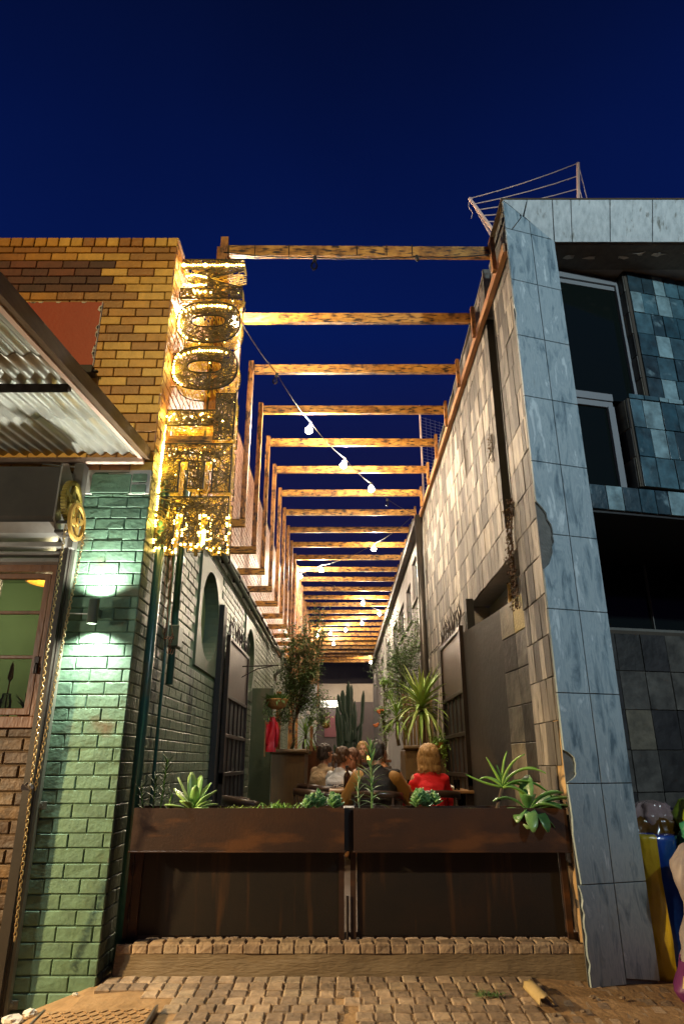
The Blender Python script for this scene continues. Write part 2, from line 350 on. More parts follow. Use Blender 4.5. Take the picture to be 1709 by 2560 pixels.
mat('hair_blond', [(.26,.14,.05),(.42,.25,.10),(.50,.31,.14)], .5, nscale=26, nstr=(5,5,.7), bump=.5, bscale=26)
mat('hair_brown', [(.045,.022,.010),(.10,.05,.022)], .5, nscale=26, nstr=(5,5,.7), bump=.5, bscale=26)
mat('hair_dark', [(.014,.009,.006),(.035,.02,.012)], .5, nscale=26, nstr=(5,5,.7), bump=.5, bscale=26)
mat('hair_auburn', [(.10,.045,.022),(.18,.085,.045)], .5, nscale=26, nstr=(5,5,.7), bump=.5, bscale=26)
mat('coat_red', [(.66,.008,.016),(.78,.014,.024)], .8, nscale=9, bump=.4, bscale=60)
mat('coat_dark', [(.018,.013,.012),(.035,.024,.022)], .8, nscale=9, bump=.3)
mat('coat_black', [(.008,.006,.006),(.015,.011,.01)], .8, nscale=9, bump=.3)
mat('sleeve_tan', [(.26,.13,.03),(.36,.19,.05)], .75, nscale=4, bump=.4, bscale=14)
mat('knit_beige', [(.26,.18,.10),(.36,.26,.15)], .9, nscale=9, bump=.6, bscale=50)
mat('knit_brown', [(.12,.06,.035),(.17,.09,.05)], .9, nscale=9, bump=.4)
mat('trousers', [(.015,.016,.022),(.03,.03,.04)], .8, bump=.2)
mat('red_jacket', [(.42,.005,.012),(.60,.010,.02)], .45, nscale=5, bump=.7, bscale=9)
mat('leather', [(.03,.014,.008),(.05,.025,.014)], .3, nscale=9, bump=.15)
mat('rust_box', [(.10,.03,.008),(.17,.055,.015)], .6, nscale=6, bump=.2)
mat('flower_white', [(.7,.66,.6)], .6, bump=0)
mat('flower_orange', [(.5,.13,.02)], .6, bump=0)
GL = glass('window_glass'); GLC = glass('clear_glass', (.92,.92,.92), .01, .05)
GLD = mat('dark_glass', [(.006,.009,.008)], .10, bump=0, spec=.35)
GB = glow('bulb_glow', (1, .80, .52), 60); GF = glow('fairy_glow', (1, .66, .14), 30); GT = glow('tube_glow', (1, .93, .8), 5); GW = glow('lamp_glow', (.95, 1, .85), 40)
# knitted sweater: diamond pattern in white and grey
kn = mat('knit_pattern', [(.42,.43,.45),(.55,.56,.58)], .9, bump=.5, bscale=60); t_ = kn.node_tree
ch = t_.nodes.new('ShaderNodeTexChecker'); ch.inputs['Scale'].default_value = 46; ch.inputs['Color1'].default_value = (.5,.5,.52,1); ch.inputs['Color2'].default_value = (.07,.09,.12,1)
m2 = t_.nodes.new('ShaderNodeMapping'); m2.inputs['Rotation'].default_value = (0, rad(45), 0); tcc = t_.nodes.new('ShaderNodeTexCoord')
t_.links.new(tcc.outputs['Object'], m2.inputs[0]); t_.links.new(m2.outputs[0], ch.inputs[0])
sx = t_.nodes.new('ShaderNodeSeparateXYZ'); t_.links.new(tcc.outputs['Object'], sx.inputs[0])
gt = t_.nodes.new('ShaderNodeMath'); gt.operation = 'LESS_THAN'; gt.inputs[1].default_value = .86; t_.links.new(sx.outputs['Z'], gt.inputs[0])
mx = t_.nodes.new('ShaderNodeMix'); mx.data_type = 'RGBA'; t_.links.new(gt.outputs[0], mx.inputs['Factor'])
src_ = [l for l in t_.links if l.to_socket.name == 'Base Color'][0].from_socket
t_.links.new(src_, mx.inputs['A']); t_.links.new(ch.outputs[0], mx.inputs['B']); t_.links.new(mx.outputs['Result'], t_.nodes['Principled BSDF'].inputs['Base Color'])

# ================================================================== the setting
def gz(x, y):
    z = .065 - .08*max(0, min(3.5, 4.8-y))
    z -= .35*max(0, min(.8, -x-1.45)); z -= .06*max(0, min(1, x-1.2))
    return z
g = MB()
xs = [-60,-30,-12,-6] + [-4+.25*i for i in range(33)] + [6,12,30,60]; ys = [-60,-30,-10,-4,-1] + [0+.2*i for i in range(27)] + [8,40,90]
for y in ys:
    for x in xs: g.v.append((x, y, gz(x, min(y, 4.8)) - .014))
n_ = len(xs)
g.f = [(j*n_+i, j*n_+i+1, (j+1)*n_+i+1, (j+1)*n_+i) for j in range(len(ys)-1) for i in range(n_-1)]
g.build('ground', M['sand'], kind='structure')

XL_ = -1.47
# cobbles of the pavement
c = MB(); row = 0; y = 4.79
while y > 2.9:
    dy = .098; x = -1.42 + (.0 if row % 2 else .0) + R.uniform(-.01, .01)
    while x < 2.6:
        wd = .098 + R.uniform(-.006, .006)
        sk = (4.79-y)*.28*(-1 if x < 0 else .2)
        px, py = x + sk*0.5 + R.uniform(-.004, .004), y - dy
        skip = (px < -.98 and py < 4.42) or (px < -1.2 and py < 4.52) or (px > .95 and R.random() < .10)
        if px < XL_+.02 and py > 4.58: skip = True
        if not skip:
            z = gz(px, py) + R.uniform(-.003, .002) - (.018 if px > 1.15 else 0)
            c.frust((px, py, z-.03), (1,0,R.uniform(-.01,.01)), (0,1,.08+R.uniform(-.01,.01)), (0,-.08,1), wd-.006, dy-.007, .030, .008, jz=.006)
        x += wd + .002
    y -= dy + R.uniform(-.002, .002); row += 1
c.build('pavement', M['cobble'], kind='structure')
g = MB(); g.box(-1.44, 1.56, 4.95, 33, .10, .258); g.build('alley_floor', M['alley_paving'], kind='structure')

# ================================================================== brickwork helpers
def brick_field(mb, o, u, nrm, W, H, bw=.224, bh=.077, j=.008, d=.012, b=.004, z0skip=None, jz=.002, hole=None):
    u, nrm = V(u), V(nrm); o = V(o); k = 0; z = 0
    while z < H - .02:
        x = -(bw+j)/2*(k % 2); 
        while x < W:
            a, e = max(0, x), min(W, x+bw)
            if e - a > .02:
                h = min(bh, H-z)
                if not (hole and hole(a, e, z, z+h)):
                    mb.frust(o + u*a + V((0,0,z)), u, (0,0,1), nrm, e-a, h, d + R.uniform(-.002, .002), b, jz=jz)
            x += bw + j
        z += bh + j; k += 1

XL, XR, YF = -1.47, 1.50, 4.70
# ------------------------------------------------------------------ left building
LB = thing('brick_building', 'left corner building of golden face brick above and green painted brick below', 'building', (XL, YF, 0))
LB.location = (0, 0, 0)
g = MB(); g.box(-7, XL-.012, YF+.012, 4.95, 3.30, 5.685); g.build('upper_wall', M['dark_mortar'], LB)
g = MB(); g.box(-1.97, XL-.012, YF+.012, 4.95, -.35, 3.30); g.build('pier_core', M['green_mortar'], LB)
# round window niches on the alley side: centre (Y, Z)
NI = [(7.30, 2.80), (10.70, 2.80)]; NR = .49
g = MB()
segs = [(4.95, 6.70, -.3, 3.62), (7.90, 10.10, -.3, 3.62), (11.30, 33, -.3, 3.62), (6.70, 7.90, -.3, 2.20), (6.70, 7.90, 3.40, 3.62), (10.10, 11.30, -.3, 2.2), (10.10, 11.30, 3.40, 3.62)]
for a, b_, z0, z1 in segs: g.box(XL-.25, XL-.012, a, b_, z0, z1)
g.build('alley_wall', M['green_mortar'], LB)
g = MB(); g.box(XL-.25, XL-.012, 4.95, 30, 3.62, 5.60); g.build('alley_upper_wall', M['dark_mortar'], LB)
# front face bricks
g = MB(); g2 = MB()
redhole = lambda a, e, z, zz: (-3.5+a) < -2.045 and z > 1.0-.05 and zz < 1.72
brick_field(g, (-3.5, YF+.012, 3.40), (1,0,0), (0,-1,0), 3.5+XL, 2.185, jz=.001, hole=lambda a, e, z, zz: (z > 1.645 and zz < 2.10 and -3.5+e < -2.03+.12))
brick_field(g2, (-3.5, YF+.012, 3.40), (1,0,0), (0,-1,0), 3.5+XL, 2.185, jz=.001, hole=lambda a, e, z, zz: not (z > 1.645 and zz < 2.10 and -3.5+e < -2.03+.12))
x = -3.5
while x < XL-.02:
    g.frust((x, YF+.008, 5.592), (1,0,0), (0,0,1), (0,-1,0), min(.098, XL-x), .096, .014, .005, jz=.002); x += .108
g.build('face_brickwork', M['gold_brick'], LB); g2.build('dark_brick_patch', M['red_brick'], LB, label='panel of dark red bricks')
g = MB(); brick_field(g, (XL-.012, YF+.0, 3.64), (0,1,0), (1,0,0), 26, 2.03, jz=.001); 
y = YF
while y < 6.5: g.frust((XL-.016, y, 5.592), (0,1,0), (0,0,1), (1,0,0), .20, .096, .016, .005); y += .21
g.build('side_brickwork', M['side_brick_lit'], LB)
g = MB(); g.box(-3.5, XL+.004, YF+.02, 4.96, 5.689, 5.70); g.box(XL-.25, XL+.004, 4.96, 30, 5.675, 5.69); g.build('wall_capping', M['dark_mortar'], LB)
# painted front of the pier
g = MB(); brick_field(g, (-1.97, YF+.012, -.26), (1,0,0), (0,-1,0), 1.97+XL, 3.46, bw=.220, bh=.081, j=.005, d=.011, b=.006, jz=.005)
g.build('pier_brickwork', M['green_brick'], LB)
g = MB(); g.bbox(-1.965, XL-.004, 4.688, 4.712, 3.20, 3.40); g.box(-1.80, -1.56, 4.684, 4.69, 3.25, 3.37); g.build('plaster_patch', M['flaked_white'], LB)
g = MB(); g.bbox(-1.92, -1.62, 4.676, 4.70, 3.19, 3.375, .02); g.bbox(-1.61, -1.50, 4.678, 4.70, 3.20, 3.28, .01); g.bbox(-1.61, -1.50, 4.678, 4.70, 3.29, 3.37, .01); g.build('painted_patch', M['green_brick'], LB)
# alley side painted bricks
def nhole(a, e, z, zz):
    a += YF; e += YF
    for (cy, cz) in NI:
        if e > cy-.62 and a < cy+.62 and zz-.26+.0 > cz-.62-.0 and z-.26 < cz+.62: return True
    return 8.0 < a < 9.75 and -.26+z < 3.05 and False
g = MB(); brick_field(g, (XL-.012, YF+.004, -.26), (0,1,0), (1,0,0), 27, 3.86, bw=.219, bh=.080, j=.006, d=.013, b=.006, jz=.005, hole=nhole)
g.build('painted_side_brickwork', M['green_brick_side'], LB)
for (cy, cz) in NI:      # square rendered panel with a round niche through it
    g = MB(); n = 40; s_ = .61
    ring = [(cy + NR*math.cos(2*math.pi*k/n), cz + NR*math.sin(2*math.pi*k/n)) for k in range(n)]
    sq = []
    for k in range(n):
        a = 2*math.pi*k/n; q = s_/max(abs(math.cos(a)), abs(math.sin(a))); sq.append((cy + q*math.cos(a), cz + q*math.sin(a)))
    xf = XL + .012
    vs = [(xf, a, b_) for a, b_ in ring] + [(xf, a, b_) for a, b_ in sq] + [(XL-.15, a, b_) for a, b_ in ring] + [(XL-.02, a, b_) for a, b_ in sq]
    fs = []
    for k in range(n):
        j = (k+1) % n; fs += [(k, j, n+j, n+k), (k, 2*n+k, 2*n+j, j), (n+k, n+j, 3*n+j, 3*n+k)]
    g.add(vs, fs); pn = g.build('window_panel', M['green_paint'], LB)
    g = MB(); g.add([(XL-.148, a, b_) for a, b_ in ring], [tuple(range(n))]); g.build('niche_back', M['inner_green'], pn)
# flat surface and coloured panel on the front
g = MB(); g.bbox(-3.2, -2.055, 4.683, 4.699, 4.293, 4.978); g.build('painted_panel', M['red_paint'], LB, label='red painted rectangle on the front')
g = MB(); 
for k in range(16):
    z = R.uniform(4.33, 4.94); q = R.uniform(.006, .028)
    g.prism([(-2.053-q, 4.6815, z), (-2.053, 4.6815, z-q), (-2.053, 4.6815, z+q*1.6), (-2.053-q*.7, 4.6815, z+q*1.3)], None, (0,-.0012,0))
for k in range(5):
    x = R.uniform(-2.7, -2.15); g.prism([(x, 4.6815, 4.978), (x+.05, 4.6815, 4.978), (x+.03, 4.6815, 4.962), (x+.01, 4.6815, 4.965)], None, (0,-.0012,0))
g.box(-2.055, -2.049, 4.684, 4.70, 4.29, 4.98); g.build('flaking_paint', M['flaked_white'], LB)
# shop front: brown bricks below the window, window, shutter, rail
g = MB(); g.box(-7, -2.03, 4.772, 4.95, -.4, 1.50); g.build('shopfront_wall', M['dark_mortar'], LB)
g = MB(); brick_field(g, (-3.2, 4.772, -.26), (1,0,0), (0,-1,0), 1.15, 1.76, jz=.008, d=.014, b=.008); g.build('shopfront_brickwork', M['brown_brick'], LB)
g = MB(); g.box(-7, -2.0, 6.70, 6.8, 0, 3.2); g.box(-7, -1.98, 4.96, 6.7, 3.02, 3.1); g.box(-1.99, -1.975, 4.95, 6.7, 0, 3.0); g.build('interior_wall', M['inner_green'], LB)
g = MB(); g.box(-7, -2.0, 4.96, 6.7, .2, .3); g.build('interior_floor', M['box_wood'], LB)
wn = MB(); X0, X1 = -3.6, -2.075
wn.bbox(X0, X1, 4.74, 4.83, 2.60, 2.70); wn.bbox(X0, X1, 4.74, 4.83, 2.84, 2.90); wn.bbox(X0, X1, 4.73, 4.84, 1.50, 1.575)
wn.bbox(-2.135, X1+.001, 4.738, 4.832, 1.575, 2.84)
for x in (-2.60,): wn.bbox(x-.03, x+.03, 4.742, 4.828, 1.575, 2.84)
win = wn.build('window', M['brown_wood'], LB)
g = MB(); g.bbox(-2.19, -2.15, 4.755, 4.80, 1.60, 2.585); g.bbox(-2.56, -2.52, 4.755, 4.80, 1.60, 2.585); g.bbox(-2.56, -2.15, 4.754, 4.801, 1.585, 1.63); g.bbox(-2.56, -2.15, 4.754, 4.801, 2.55, 2.59)
for z in (2.30, 1.98): g.bbox(-2.52, -2.19, 4.762, 4.79, z-.012, z+.012)
g.build('window_sash', M['brown_wood'], win)
g = MB(); g.box(-3.6, -2.15, 4.776, 4.779, 1.6, 2.59); g.box(-3.6, -2.10, 4.776, 4.779, 2.70, 2.84); g.build('window_pane', GL, win)
g = MB(); g.tube([(-2.145, 4.73, 1.93), (-2.145, 4.715, 1.93), (-2.145, 4.71, 1.86)], .007); g.bbox(-2.16,-2.13,4.728,4.742,1.86,1.98); g.build('handle', M['dark_iron'], win)
# roller shutter box with its gear
sh = MB(); sh.prism([(-7,4.40,2.86),(-7,4.36,2.90),(-7,4.36,3.28),(-7,4.66,3.32),(-7,4.66,2.83)], None, (4.985,0,0)); shb = sh.build('shutter_box', M['dark_steel'], LB)
g = MB(); g.prism([(-2.012,4.335,2.87),(-2.012,4.335,3.295),(-2.012,4.42,3.33),(-2.012,4.67,3.15),(-2.012,4.67,2.72),(-2.012,4.45,2.80)], None, (.012,0,0)); g.build('end_plate', M['steel'], shb)
g = MB(); g.prism([(-7,4.37,2.858),(-7,4.44,2.80),(-7,4.66,2.80),(-7,4.66,2.825)], None, (4.98,0,0)); g.bbox(-7,-2.01,4.56,4.66,2.735,2.775); g.bbox(-7,-2.01,4.60,4.68,2.69,2.715); g.bbox(-7,-2.02,4.63,4.70,2.64,2.675)
g.bbox(-7,-2.03,4.66,4.735,2.895,2.91)
g.build('shutter_slats', M['steel'], shb)
def wheel(cx, cy, cz, r, thick, spokes, teeth=0, rim=.022, mt='gold_paint', nm_='gear_wheel', parent=None, wide=.03):
    g = MB(); n = 48
    g.lathe((cx, cy, cz), [(r, -thick/2), (r, thick/2), (r-rim, thick/2), (r-rim, -thick/2)], n, (1,0,0), close=True)
    g.lathe((cx, cy, cz), [(.03, -thick*.8), (.03, thick*.8), (.010, thick*.8), (.010, -thick*.8)], 16, (1,0,0), close=True)
    for k in range(spokes):
        a = 2*math.pi*k/spokes + .3; d = V((0, math.cos(a), math.sin(a))); s2 = V((0, -math.sin(a), math.cos(a))); c0 = V((cx-thick*.3, cy, cz))
        g.prism([c0 + d*.02 + s2*wide*1.2, c0 + d*(r-rim*.6) + s2*wide*.3, c0 + d*(r-rim*.6) - s2*wide*.3, c0 + d*.02 - s2*wide*1.2], None, (thick*.6,0,0))
    for k in range(teeth):
        a = 2*math.pi*k/teeth; d = V((0, math.cos(a), math.sin(a))); s2 = V((0, -math.sin(a), math.cos(a))); c0 = V((cx-thick/2, cy, cz)); tw = math.pi*r/teeth*.55
        g.prism([c0 + d*(r-.002) + s2*tw, c0 + d*(r+.012) + s2*tw*.6, c0 + d*(r+.012) - s2*tw*.6, c0 + d*(r-.002) - s2*tw], None, (thick,0,0))
    return g.build(nm_, M[mt], parent)
wheel(-1.955, 4.47, 3.04, .150, .035, 5, teeth=44, mt='old_gold', parent=shb)
wheel(-1.86, 4.38, 2.86, .135, .022, 4, teeth=0, mt='gold_paint', nm_='chain_wheel', parent=shb, rim=.026, wide=.03)
g = MB(); g.tube([(-2.0,4.38,2.86),(-1.84,4.38,2.86)], .011, 10); g.bbox(-2.0,-1.885,4.36,4.47,2.775,2.80); g.build('axle', M['dark_steel'], shb); MB().tube([(-2.0,4.47,3.04),(-1.93,4.47,3.04)], .014, 10).build('axle', M['dark_steel'], shb)
g = MB(); g.bbox(-2.045, -1.985, 4.60, 4.765, -.42, 2.74); g.bbox(-1.985, -1.975, 4.63, 4.765, -.42, 2.74); g.build('shutter_rail', M['dark_steel'], LB)
g = MB(); g.bbox(-2.035, -1.96, 4.60, 4.69, 2.74, 3.42); g.build('rail_post', M['steel'], LB)
g = MB(); g.bbox(-1.974, -1.955, 4.655, 4.70, -.42, 2.74); g.build('rail_edge', M['gutter_paint'], LB)
for k, (z, y) in enumerate(((1.02,4.64),(-.06,4.66))):
    g = MB(); g.tube([(-1.95,4.70,z),(-1.95,4.675,z)], .016, 8); g.bbox(-1.97,-1.91,4.683,4.69,z-.025,z+.025); g.build('bolt', M['gutter_paint'], LB)
def chain(pts, name, parent):
    g = MB(); d0 = 0; link = .030
    for a, b_ in zip(pts[:-1], pts[1:]):
        a, b_ = V(a), V(b_); L_ = (b_-a).length; n = int(L_/(link*.78)); d = (b_-a).normalized(); r1 = d.cross(V((0,1,0))).normalized(); r2 = d.cross(r1)
        for k in range(n):
            c0 = a + d*(k+.5)*L_/n; s2 = r1 if k % 2 else r2
            pth = [c0 + d*link*.5*math.cos(t) + s2*link*.30*math.sin(t) for t in [2*math.pi*i/8 for i in range(9)]]
            g.tube(pth, .0034, 4, cap=False)
    return g.build(name, M['chain_brass'], parent)
chain([(-1.885,4.27,2.80), (-1.90,4.32,1.9), (-1.905,4.40,1.12), (-1.915,4.52,.30)], 'pull_chain', shb)
chain([(-1.845,4.50,2.82), (-1.875,4.46,1.9), (-1.885,4.42,1.12)], 'pull_chain', shb)
g = MB()
for k in range(5):
    a = k*.9; g.beam((-1.90,4.395,1.13), (-1.90+.035*math.cos(a)-.02, 4.37, 1.13+.02*math.sin(a)+.01), .012, .02)
g.build('chain_tag', M['steel'], shb)
# canopy
cn = empty('canopy_root'); 
def zc(y): return 3.22 + (y-2.4)*.124
g = MB(); g.grid(lambda u, v: (-1.545 - u*2.6, 2.36 + v*2.30, zc(2.36+v*2.30) + .013*math.sin(2*math.pi*u*2.6/.085) + .02), 280, 14)
g.grid(lambda u, v: (-1.545 - u*2.6, 3.0 + v*.9, zc(3.0+v*.9) + .013*math.sin(2*math.pi*u*2.6/.085) + .013), 280, 4)
CN = thing('canopy', 'sloping corrugated zinc canopy with timber edge over the shopfront', 'canopy')
bpy.data.objects.remove(cn)
g.build('roof_sheet', M['zinc'], CN, smooth=True, solid=.0015)
g = MB(); g.beam((-1.515, 2.30, zc(2.30)+.03), (-1.515, 4.67, zc(4.67)+.03), .045, .095); g.build('edge_board', M['old_timber'], CN)
g = MB(); g.beam((-1.55, 2.34, zc(2.34)-.012), (-1.55, 4.67, zc(4.67)-.012), .03, .025); g.bbox(-4.2, -1.53, 4.63, 4.672, 3.44, 3.482); g.build('rafter', M['pink_timber_lit_wire'], CN)
g = MB(); g.box(-4.2, -1.58, 3.33, 3.37, zc(3.35)-.035, zc(3.35)-.005); g.box(-4.2, -1.58, 3.33, 3.336, zc(3.35)-.06, zc(3.35)-.035); g.box(-4.2,-1.56,2.35,2.39, zc(2.37)-.035, zc(2.37)-.003); g.build('purlin', M['dark_iron'], CN)
g = MB(); g.tube([(-2.28,4.60,3.41),(-2.2,4.56,3.385),(-2.10,4.57,3.38),(-2.03,4.60,3.385)], .005, 6); g.build('wire', M['white_metal'], CN)
g = MB(); g.bbox(-2.14,-2.02,4.60,4.69,4.22,4.30,.008); g.bbox(-2.02,-1.985,4.63,4.66,4.25,4.27); g.tube([(-2.08,4.7,4.26),(-2.08,4.6,4.2)], .01)
g.build('flood_lamp', M['black'], label='small black flood lamp on the golden brick front above the canopy edge', category='lamp') if False else tag(g.build('flood_lamp', M['black']), 'small black flood lamp on the golden brick front above the canopy edge', 'lamp')
# things behind the shop window
t = thing('pendant_lamp', 'orange disc pendant lamp glowing inside the shop window', 'lamp', (-2.42, 5.4, 2.70))
g = MB(); g.lathe((0,0,0), [(.0,.07),(.05,.06),(.20,.0),(.21,-.012),(.19,-.012),(.04,.04),(0,.045)], 28); g.build('lamp_shade', M['orange_shade'], t, smooth=True)
g = MB(); g.tube([(0,0,.06),(0,0,.31)], .004); g.build('cord', M['cable'], t)
lamp('pendant_bulb', 'POINT', (-2.42, 5.4, 2.62), 26, (1, .78, .42), .06)
lamp('shop_bulb', 'POINT', (-3.4, 5.9, 2.6), 30, (1, .85, .5), .08)
t = thing('pot_plant', 'dark leafed pot plant standing behind the shop window', 'plant', (-2.26, 4.98, 1.50))
g = MB(); g.lathe((0,0,0), [(.0,0),(.045,0),(.065,.09),(.07,.095),(.06,.095),(.0,.085)], 16); g.build('pot', M['coir'], t, smooth=True)
g = MB()
for k in range(16): a = k*2.4; g.blade((0,0,.09), (math.cos(a), math.sin(a), 1.2+R.random()*1.5), .2, .03, .8)
g.build('foliage', M['spiky_leaf'], t)
t = thing('glass_jar', 'tall glass jar behind the shop window beside the pot plant', 'jar', (-2.44, 4.99, 1.50))
g = MB(); g.lathe((0,0,0), [(0,0),(.04,0),(.042,.2),(.03,.23),(.03,.25),(.027,.25),(.027,.23),(.038,.2),(.037,.006),(0,.006)], 20); g.build('jar_body', GLC, t, smooth=True)
g = MB(); g.tube([(0,0,.01),(.005,0,.35)], .005); g.lathe((.005,0,.33), [(0,0),(.02,.03),(.012,.12),(0,.15)], 10); g.build('dried_flower', M['coir'], t)
tag(MB().bbox(-2.95,-2.13,4.90,5.09,1.42,1.50).build('shelf', M['brown_wood']), 'brown wooden shelf behind the shop window holding plant and jar', 'shelf')

# wall lamp
t = thing('wall_lamp', 'grey cylinder wall lamp shining up and down on the green brick pier', 'lamp', (-1.74, 4.59, 2.27))
g = MB(); g.lathe((0,0,0), [(.036,-.085),(.036,.085),(.030,.085),(.030,.06),(0,.06)], 24); g.lathe((0,0,0), [(0,-.06),(.030,-.06),(.030,-.085),(.036,-.085)], 24); g.build('lamp_body', M['green_paint'], t, smooth=False)
g = MB(); g.bbox(-.025,.025,.03,.10,-.03,.03); g.build('bracket', M['green_paint'], t)
for s_ in (1, -1):
    g = MB(); g.lathe((0,0,.066*s_), [(0,0),(.028,0)], 20); g.build('lens', GW, t)
    lamp('wall_lamp_beam', 'SPOT', (-1.74, 4.595, 2.27+.08*s_), 100, (.97, 1, .90), .02, aim=(-1.74, 4.60, 2.27+3*s_), angle=140, blend=.9)
g = MB(); g.tube([(-1.775,4.672,2.27),(-1.85,4.677,2.272),(-1.96,4.678,2.275)], .004); tag(g.build('cable', M['white_metal']), 'thin pale cable running left from the wall lamp', 'cable')

# pipes and wires on the alley side
def pipe(pts, r, m_, label, name='downpipe', cat='pipe', n=12):
    return tag(MB().tube(pts, r, n).build(name, M[m_], smooth=True), label, cat)
pipe([(-1.415,4.93,.02),(-1.415,4.93,3.4)], .036, 'green_pipe', 'thick dark green drainpipe between the pier corner and the planter')
pipe([(-1.44,5.46,.26),(-1.44,5.46,3.7)], .013, 'green_pipe', 'thin green conduit on the alley wall behind the thick drainpipe')
t = thing('electric_conduit', 'olive green conduit with a junction box hanging under the sign', 'conduit')
MB().tube([(-1.42,5.6,1.88),(-1.42,5.6,4.2)], .03, 12).build('conduit_pipe', M['green_pipe'], t, smooth=True)
MB().bbox(-1.46,-1.36,5.53,5.67,2.18,2.36,.008).build('junction_box', M['green_paint'], t)
g = MB()
for j in range(4):
    p = V((-1.43, 5.15+.04*j, 3.1)); pts = []
    for k in range(22):
        pts.append(p.copy()); p = p + V((R.uniform(-.006,.012), R.uniform(-.012,.02), -.055 if k < 16 else R.uniform(-.03,.05)))
    g.tube(pts, .0028, 4)
for k in range(3): c0 = V((-1.42,5.45+.03*k,2.18)); g.tube([c0 + V((.01*k, .06*math.cos(t), .07*math.sin(t))) for t in [i*.6 for i in range(11)]], .0028, 4)
tag(g.build('loose_wire', M['rust_box']), 'loose thin reddish wires dangling beside the green conduits', 'wire')
t = thing('gutter', 'painted gutter and pipe running along the top of the green alley wall', 'gutter')
MB().tube([(-1.395,5.7,3.585),(-1.395,13.6,3.50),(-1.30,13.8,3.45),(-1.22,13.8,3.45),(-1.22,13.8,3.05),(-1.36,13.8,2.95),(-1.39,14.2,2.9)], .035, 10).build('gutter_pipe', M['gutter_paint'], t, smooth=True)
MB().bbox(-1.455,-1.385,5.2,33,3.635,3.69,.01).build('gutter_channel', M['gutter_paint'], t)
for k in range(10): MB().bbox(-1.455,-1.35,5.9+.9*k,5.93+.9*k,3.53,3.62).build('gutter_bracket', M['dark_iron'], t)

# ================================================================== right building
RB = thing('clad_building', 'right corner building clad in slate tiles with a pale marble framed front', 'building')
def tiles(mb, o, u, nrm, W, H, tw=.15, th=.30, gap=.007, d=.012, keep=None, jz=.003, jd=.008, v=(0,0,1)):
    o, u, nrm, v = V(o), V(u).normalized(), V(nrm).normalized(), V(v); z = 0
    while z < H - .02:
        h = min(th, H-z); x = 0
        while x < W - .01:
            ww = min(tw*R.choice((1,1,1,.8,.6,1.2)), W-x) if tw < .2 else min(tw, W-x)
            if not keep or keep(x, z, x+ww, z+h): mb.frust(o + u*x + v*z, u, v, nrm, max(.01, ww-gap), h-gap, d + R.uniform(0, jd), .0025, jz=jz)
            x += ww
        z += th
g = MB()
g.box(XR+.02, XR+.10, 4.74, 5.45, .0, 5.98); g.box(XR+.12, XR+.2, 5.45, 5.76, 3.30, 5.9)
g.box(XR+.02, XR+.2, 7.75, 11.75, .0, 5.7); g.prism([(XR+.02,5.76,3.01),(XR+.02,11.75,3.01),(XR+.02,11.75,5.72),(XR+.02,5.76,6.12)], None, (.18,0,0)); g.box(XR+.02,XR+.2,5.45,5.76,3.01,3.30)
g.build('side_wall', M['grout'], RB)
g = MB()
tiles(g, (XR+.02, 4.73, .06), (0,1,0), (-1,0,0), .72, 5.94, keep=lambda x, z, x2, z2: not (z < 1.45 and x < .16 + .08*math.sin(z*9)))
tiles(g, (XR+.02, 5.76, 3.01), (0,1,0), (-1,0,0), 6.0, 3.1, keep=lambda x, z, x2, z2: z2+3.01 < 6.14-.067*x and not (1.35 < x < 1.62 and 1.2 < z < 2.1))
tiles(g, (XR+.02, 5.45, 3.01), (0,1,0), (-1,0,0), .31, .30)
tiles(g, (XR+.02, 7.75, .26), (0,1,0), (-1,0,0), 4.0, 2.74, keep=lambda x, z, x2, z2: not (3.2 < x < 3.45 and z < 2.3))
g.build('slate_cladding', M['slate_side'], RB)
g = MB(); tiles(g, (XR+.125, 5.45, 3.31), (0,1,0), (-1,0,0), .31, 2.6, tw=.4, th=.6, d=.004); g.box(XR-.004, XR+.12, 5.44, 5.452, 3.3, 5.9); g.box(XR+.0, XR+.12, 5.755, 5.762, 3.3, 5.9); g.build('recessed_channel', M['slate_plain'], RB)
g = MB(); g.grid(lambda a, b_: (XR+.016 + .012*noise.noise(V((a*3, b_*14, 2))), 4.732 + .26*a*(1+.3*noise.noise(V((b_*9, 1, 1)))), .02+1.62*b_), 8, 50); g.build('bare_plaster', M['rough_plaster'], RB, label='orange plaster bared where tiles fell')
g = MB(); g.box(XR-.0, XR+.1, 4.745, 5.46, 5.985, 6.04); g.prism([(XR+.0,5.76,6.13),(XR+.0,11.75,5.73),(XR+.0,11.75,5.77),(XR+.0,5.76,6.17)], None, (.22,0,0)); g.box(XR+.0, XR+.22, 5.72, 5.76, 5.6, 6.22); g.build('wall_capping', M['rough_grey'], RB)
# recess with the curved wall
def cx_(s): return 1.565 - .20*s**1.4
g = MB(); g.grid(lambda a, b_: (cx_(a) , 5.46+1.95*a, .2+2.44*b_), 20, 1); g.grid(lambda a, b_: (cx_(a)+.12*b_, 5.46+1.95*a, 2.64), 20, 1); g.build('curved_wall', M['slate_plain'], RB)
g = MB()
for r_ in range(8):
    for k in range(2):
        s = k*.36/1.95; s2 = (k+1)*.36/1.95; p = V((cx_(s), 5.465+k*.36, .24+r_*.30)); q = V((cx_(s2), 5.465+(k+1)*.36, .24+r_*.30)); u_ = (q-p); un = u_.normalized()
        if r_ == 7 and k == 0: ochre_at = (p, un, u_.length); continue
        g.frust(p, un, (0,0,1), (-un.y, un.x, 0), u_.length-.006, .292, .030+R.uniform(0,.004), .003)
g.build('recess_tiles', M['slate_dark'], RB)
g = MB(); p, un, L0 = ochre_at; g.frust(p, un, (0,0,1), (-un.y, un.x, 0), L0-.006, .295, .032, .003); g.build('ochre_tile', M['slate_gold'], RB)
g = MB(); g.grid(lambda a, b_: (cx_(.375+.625*a)-.018, 5.46+1.95*(.375+.625*a), .24+2.398*b_), 16, 1)
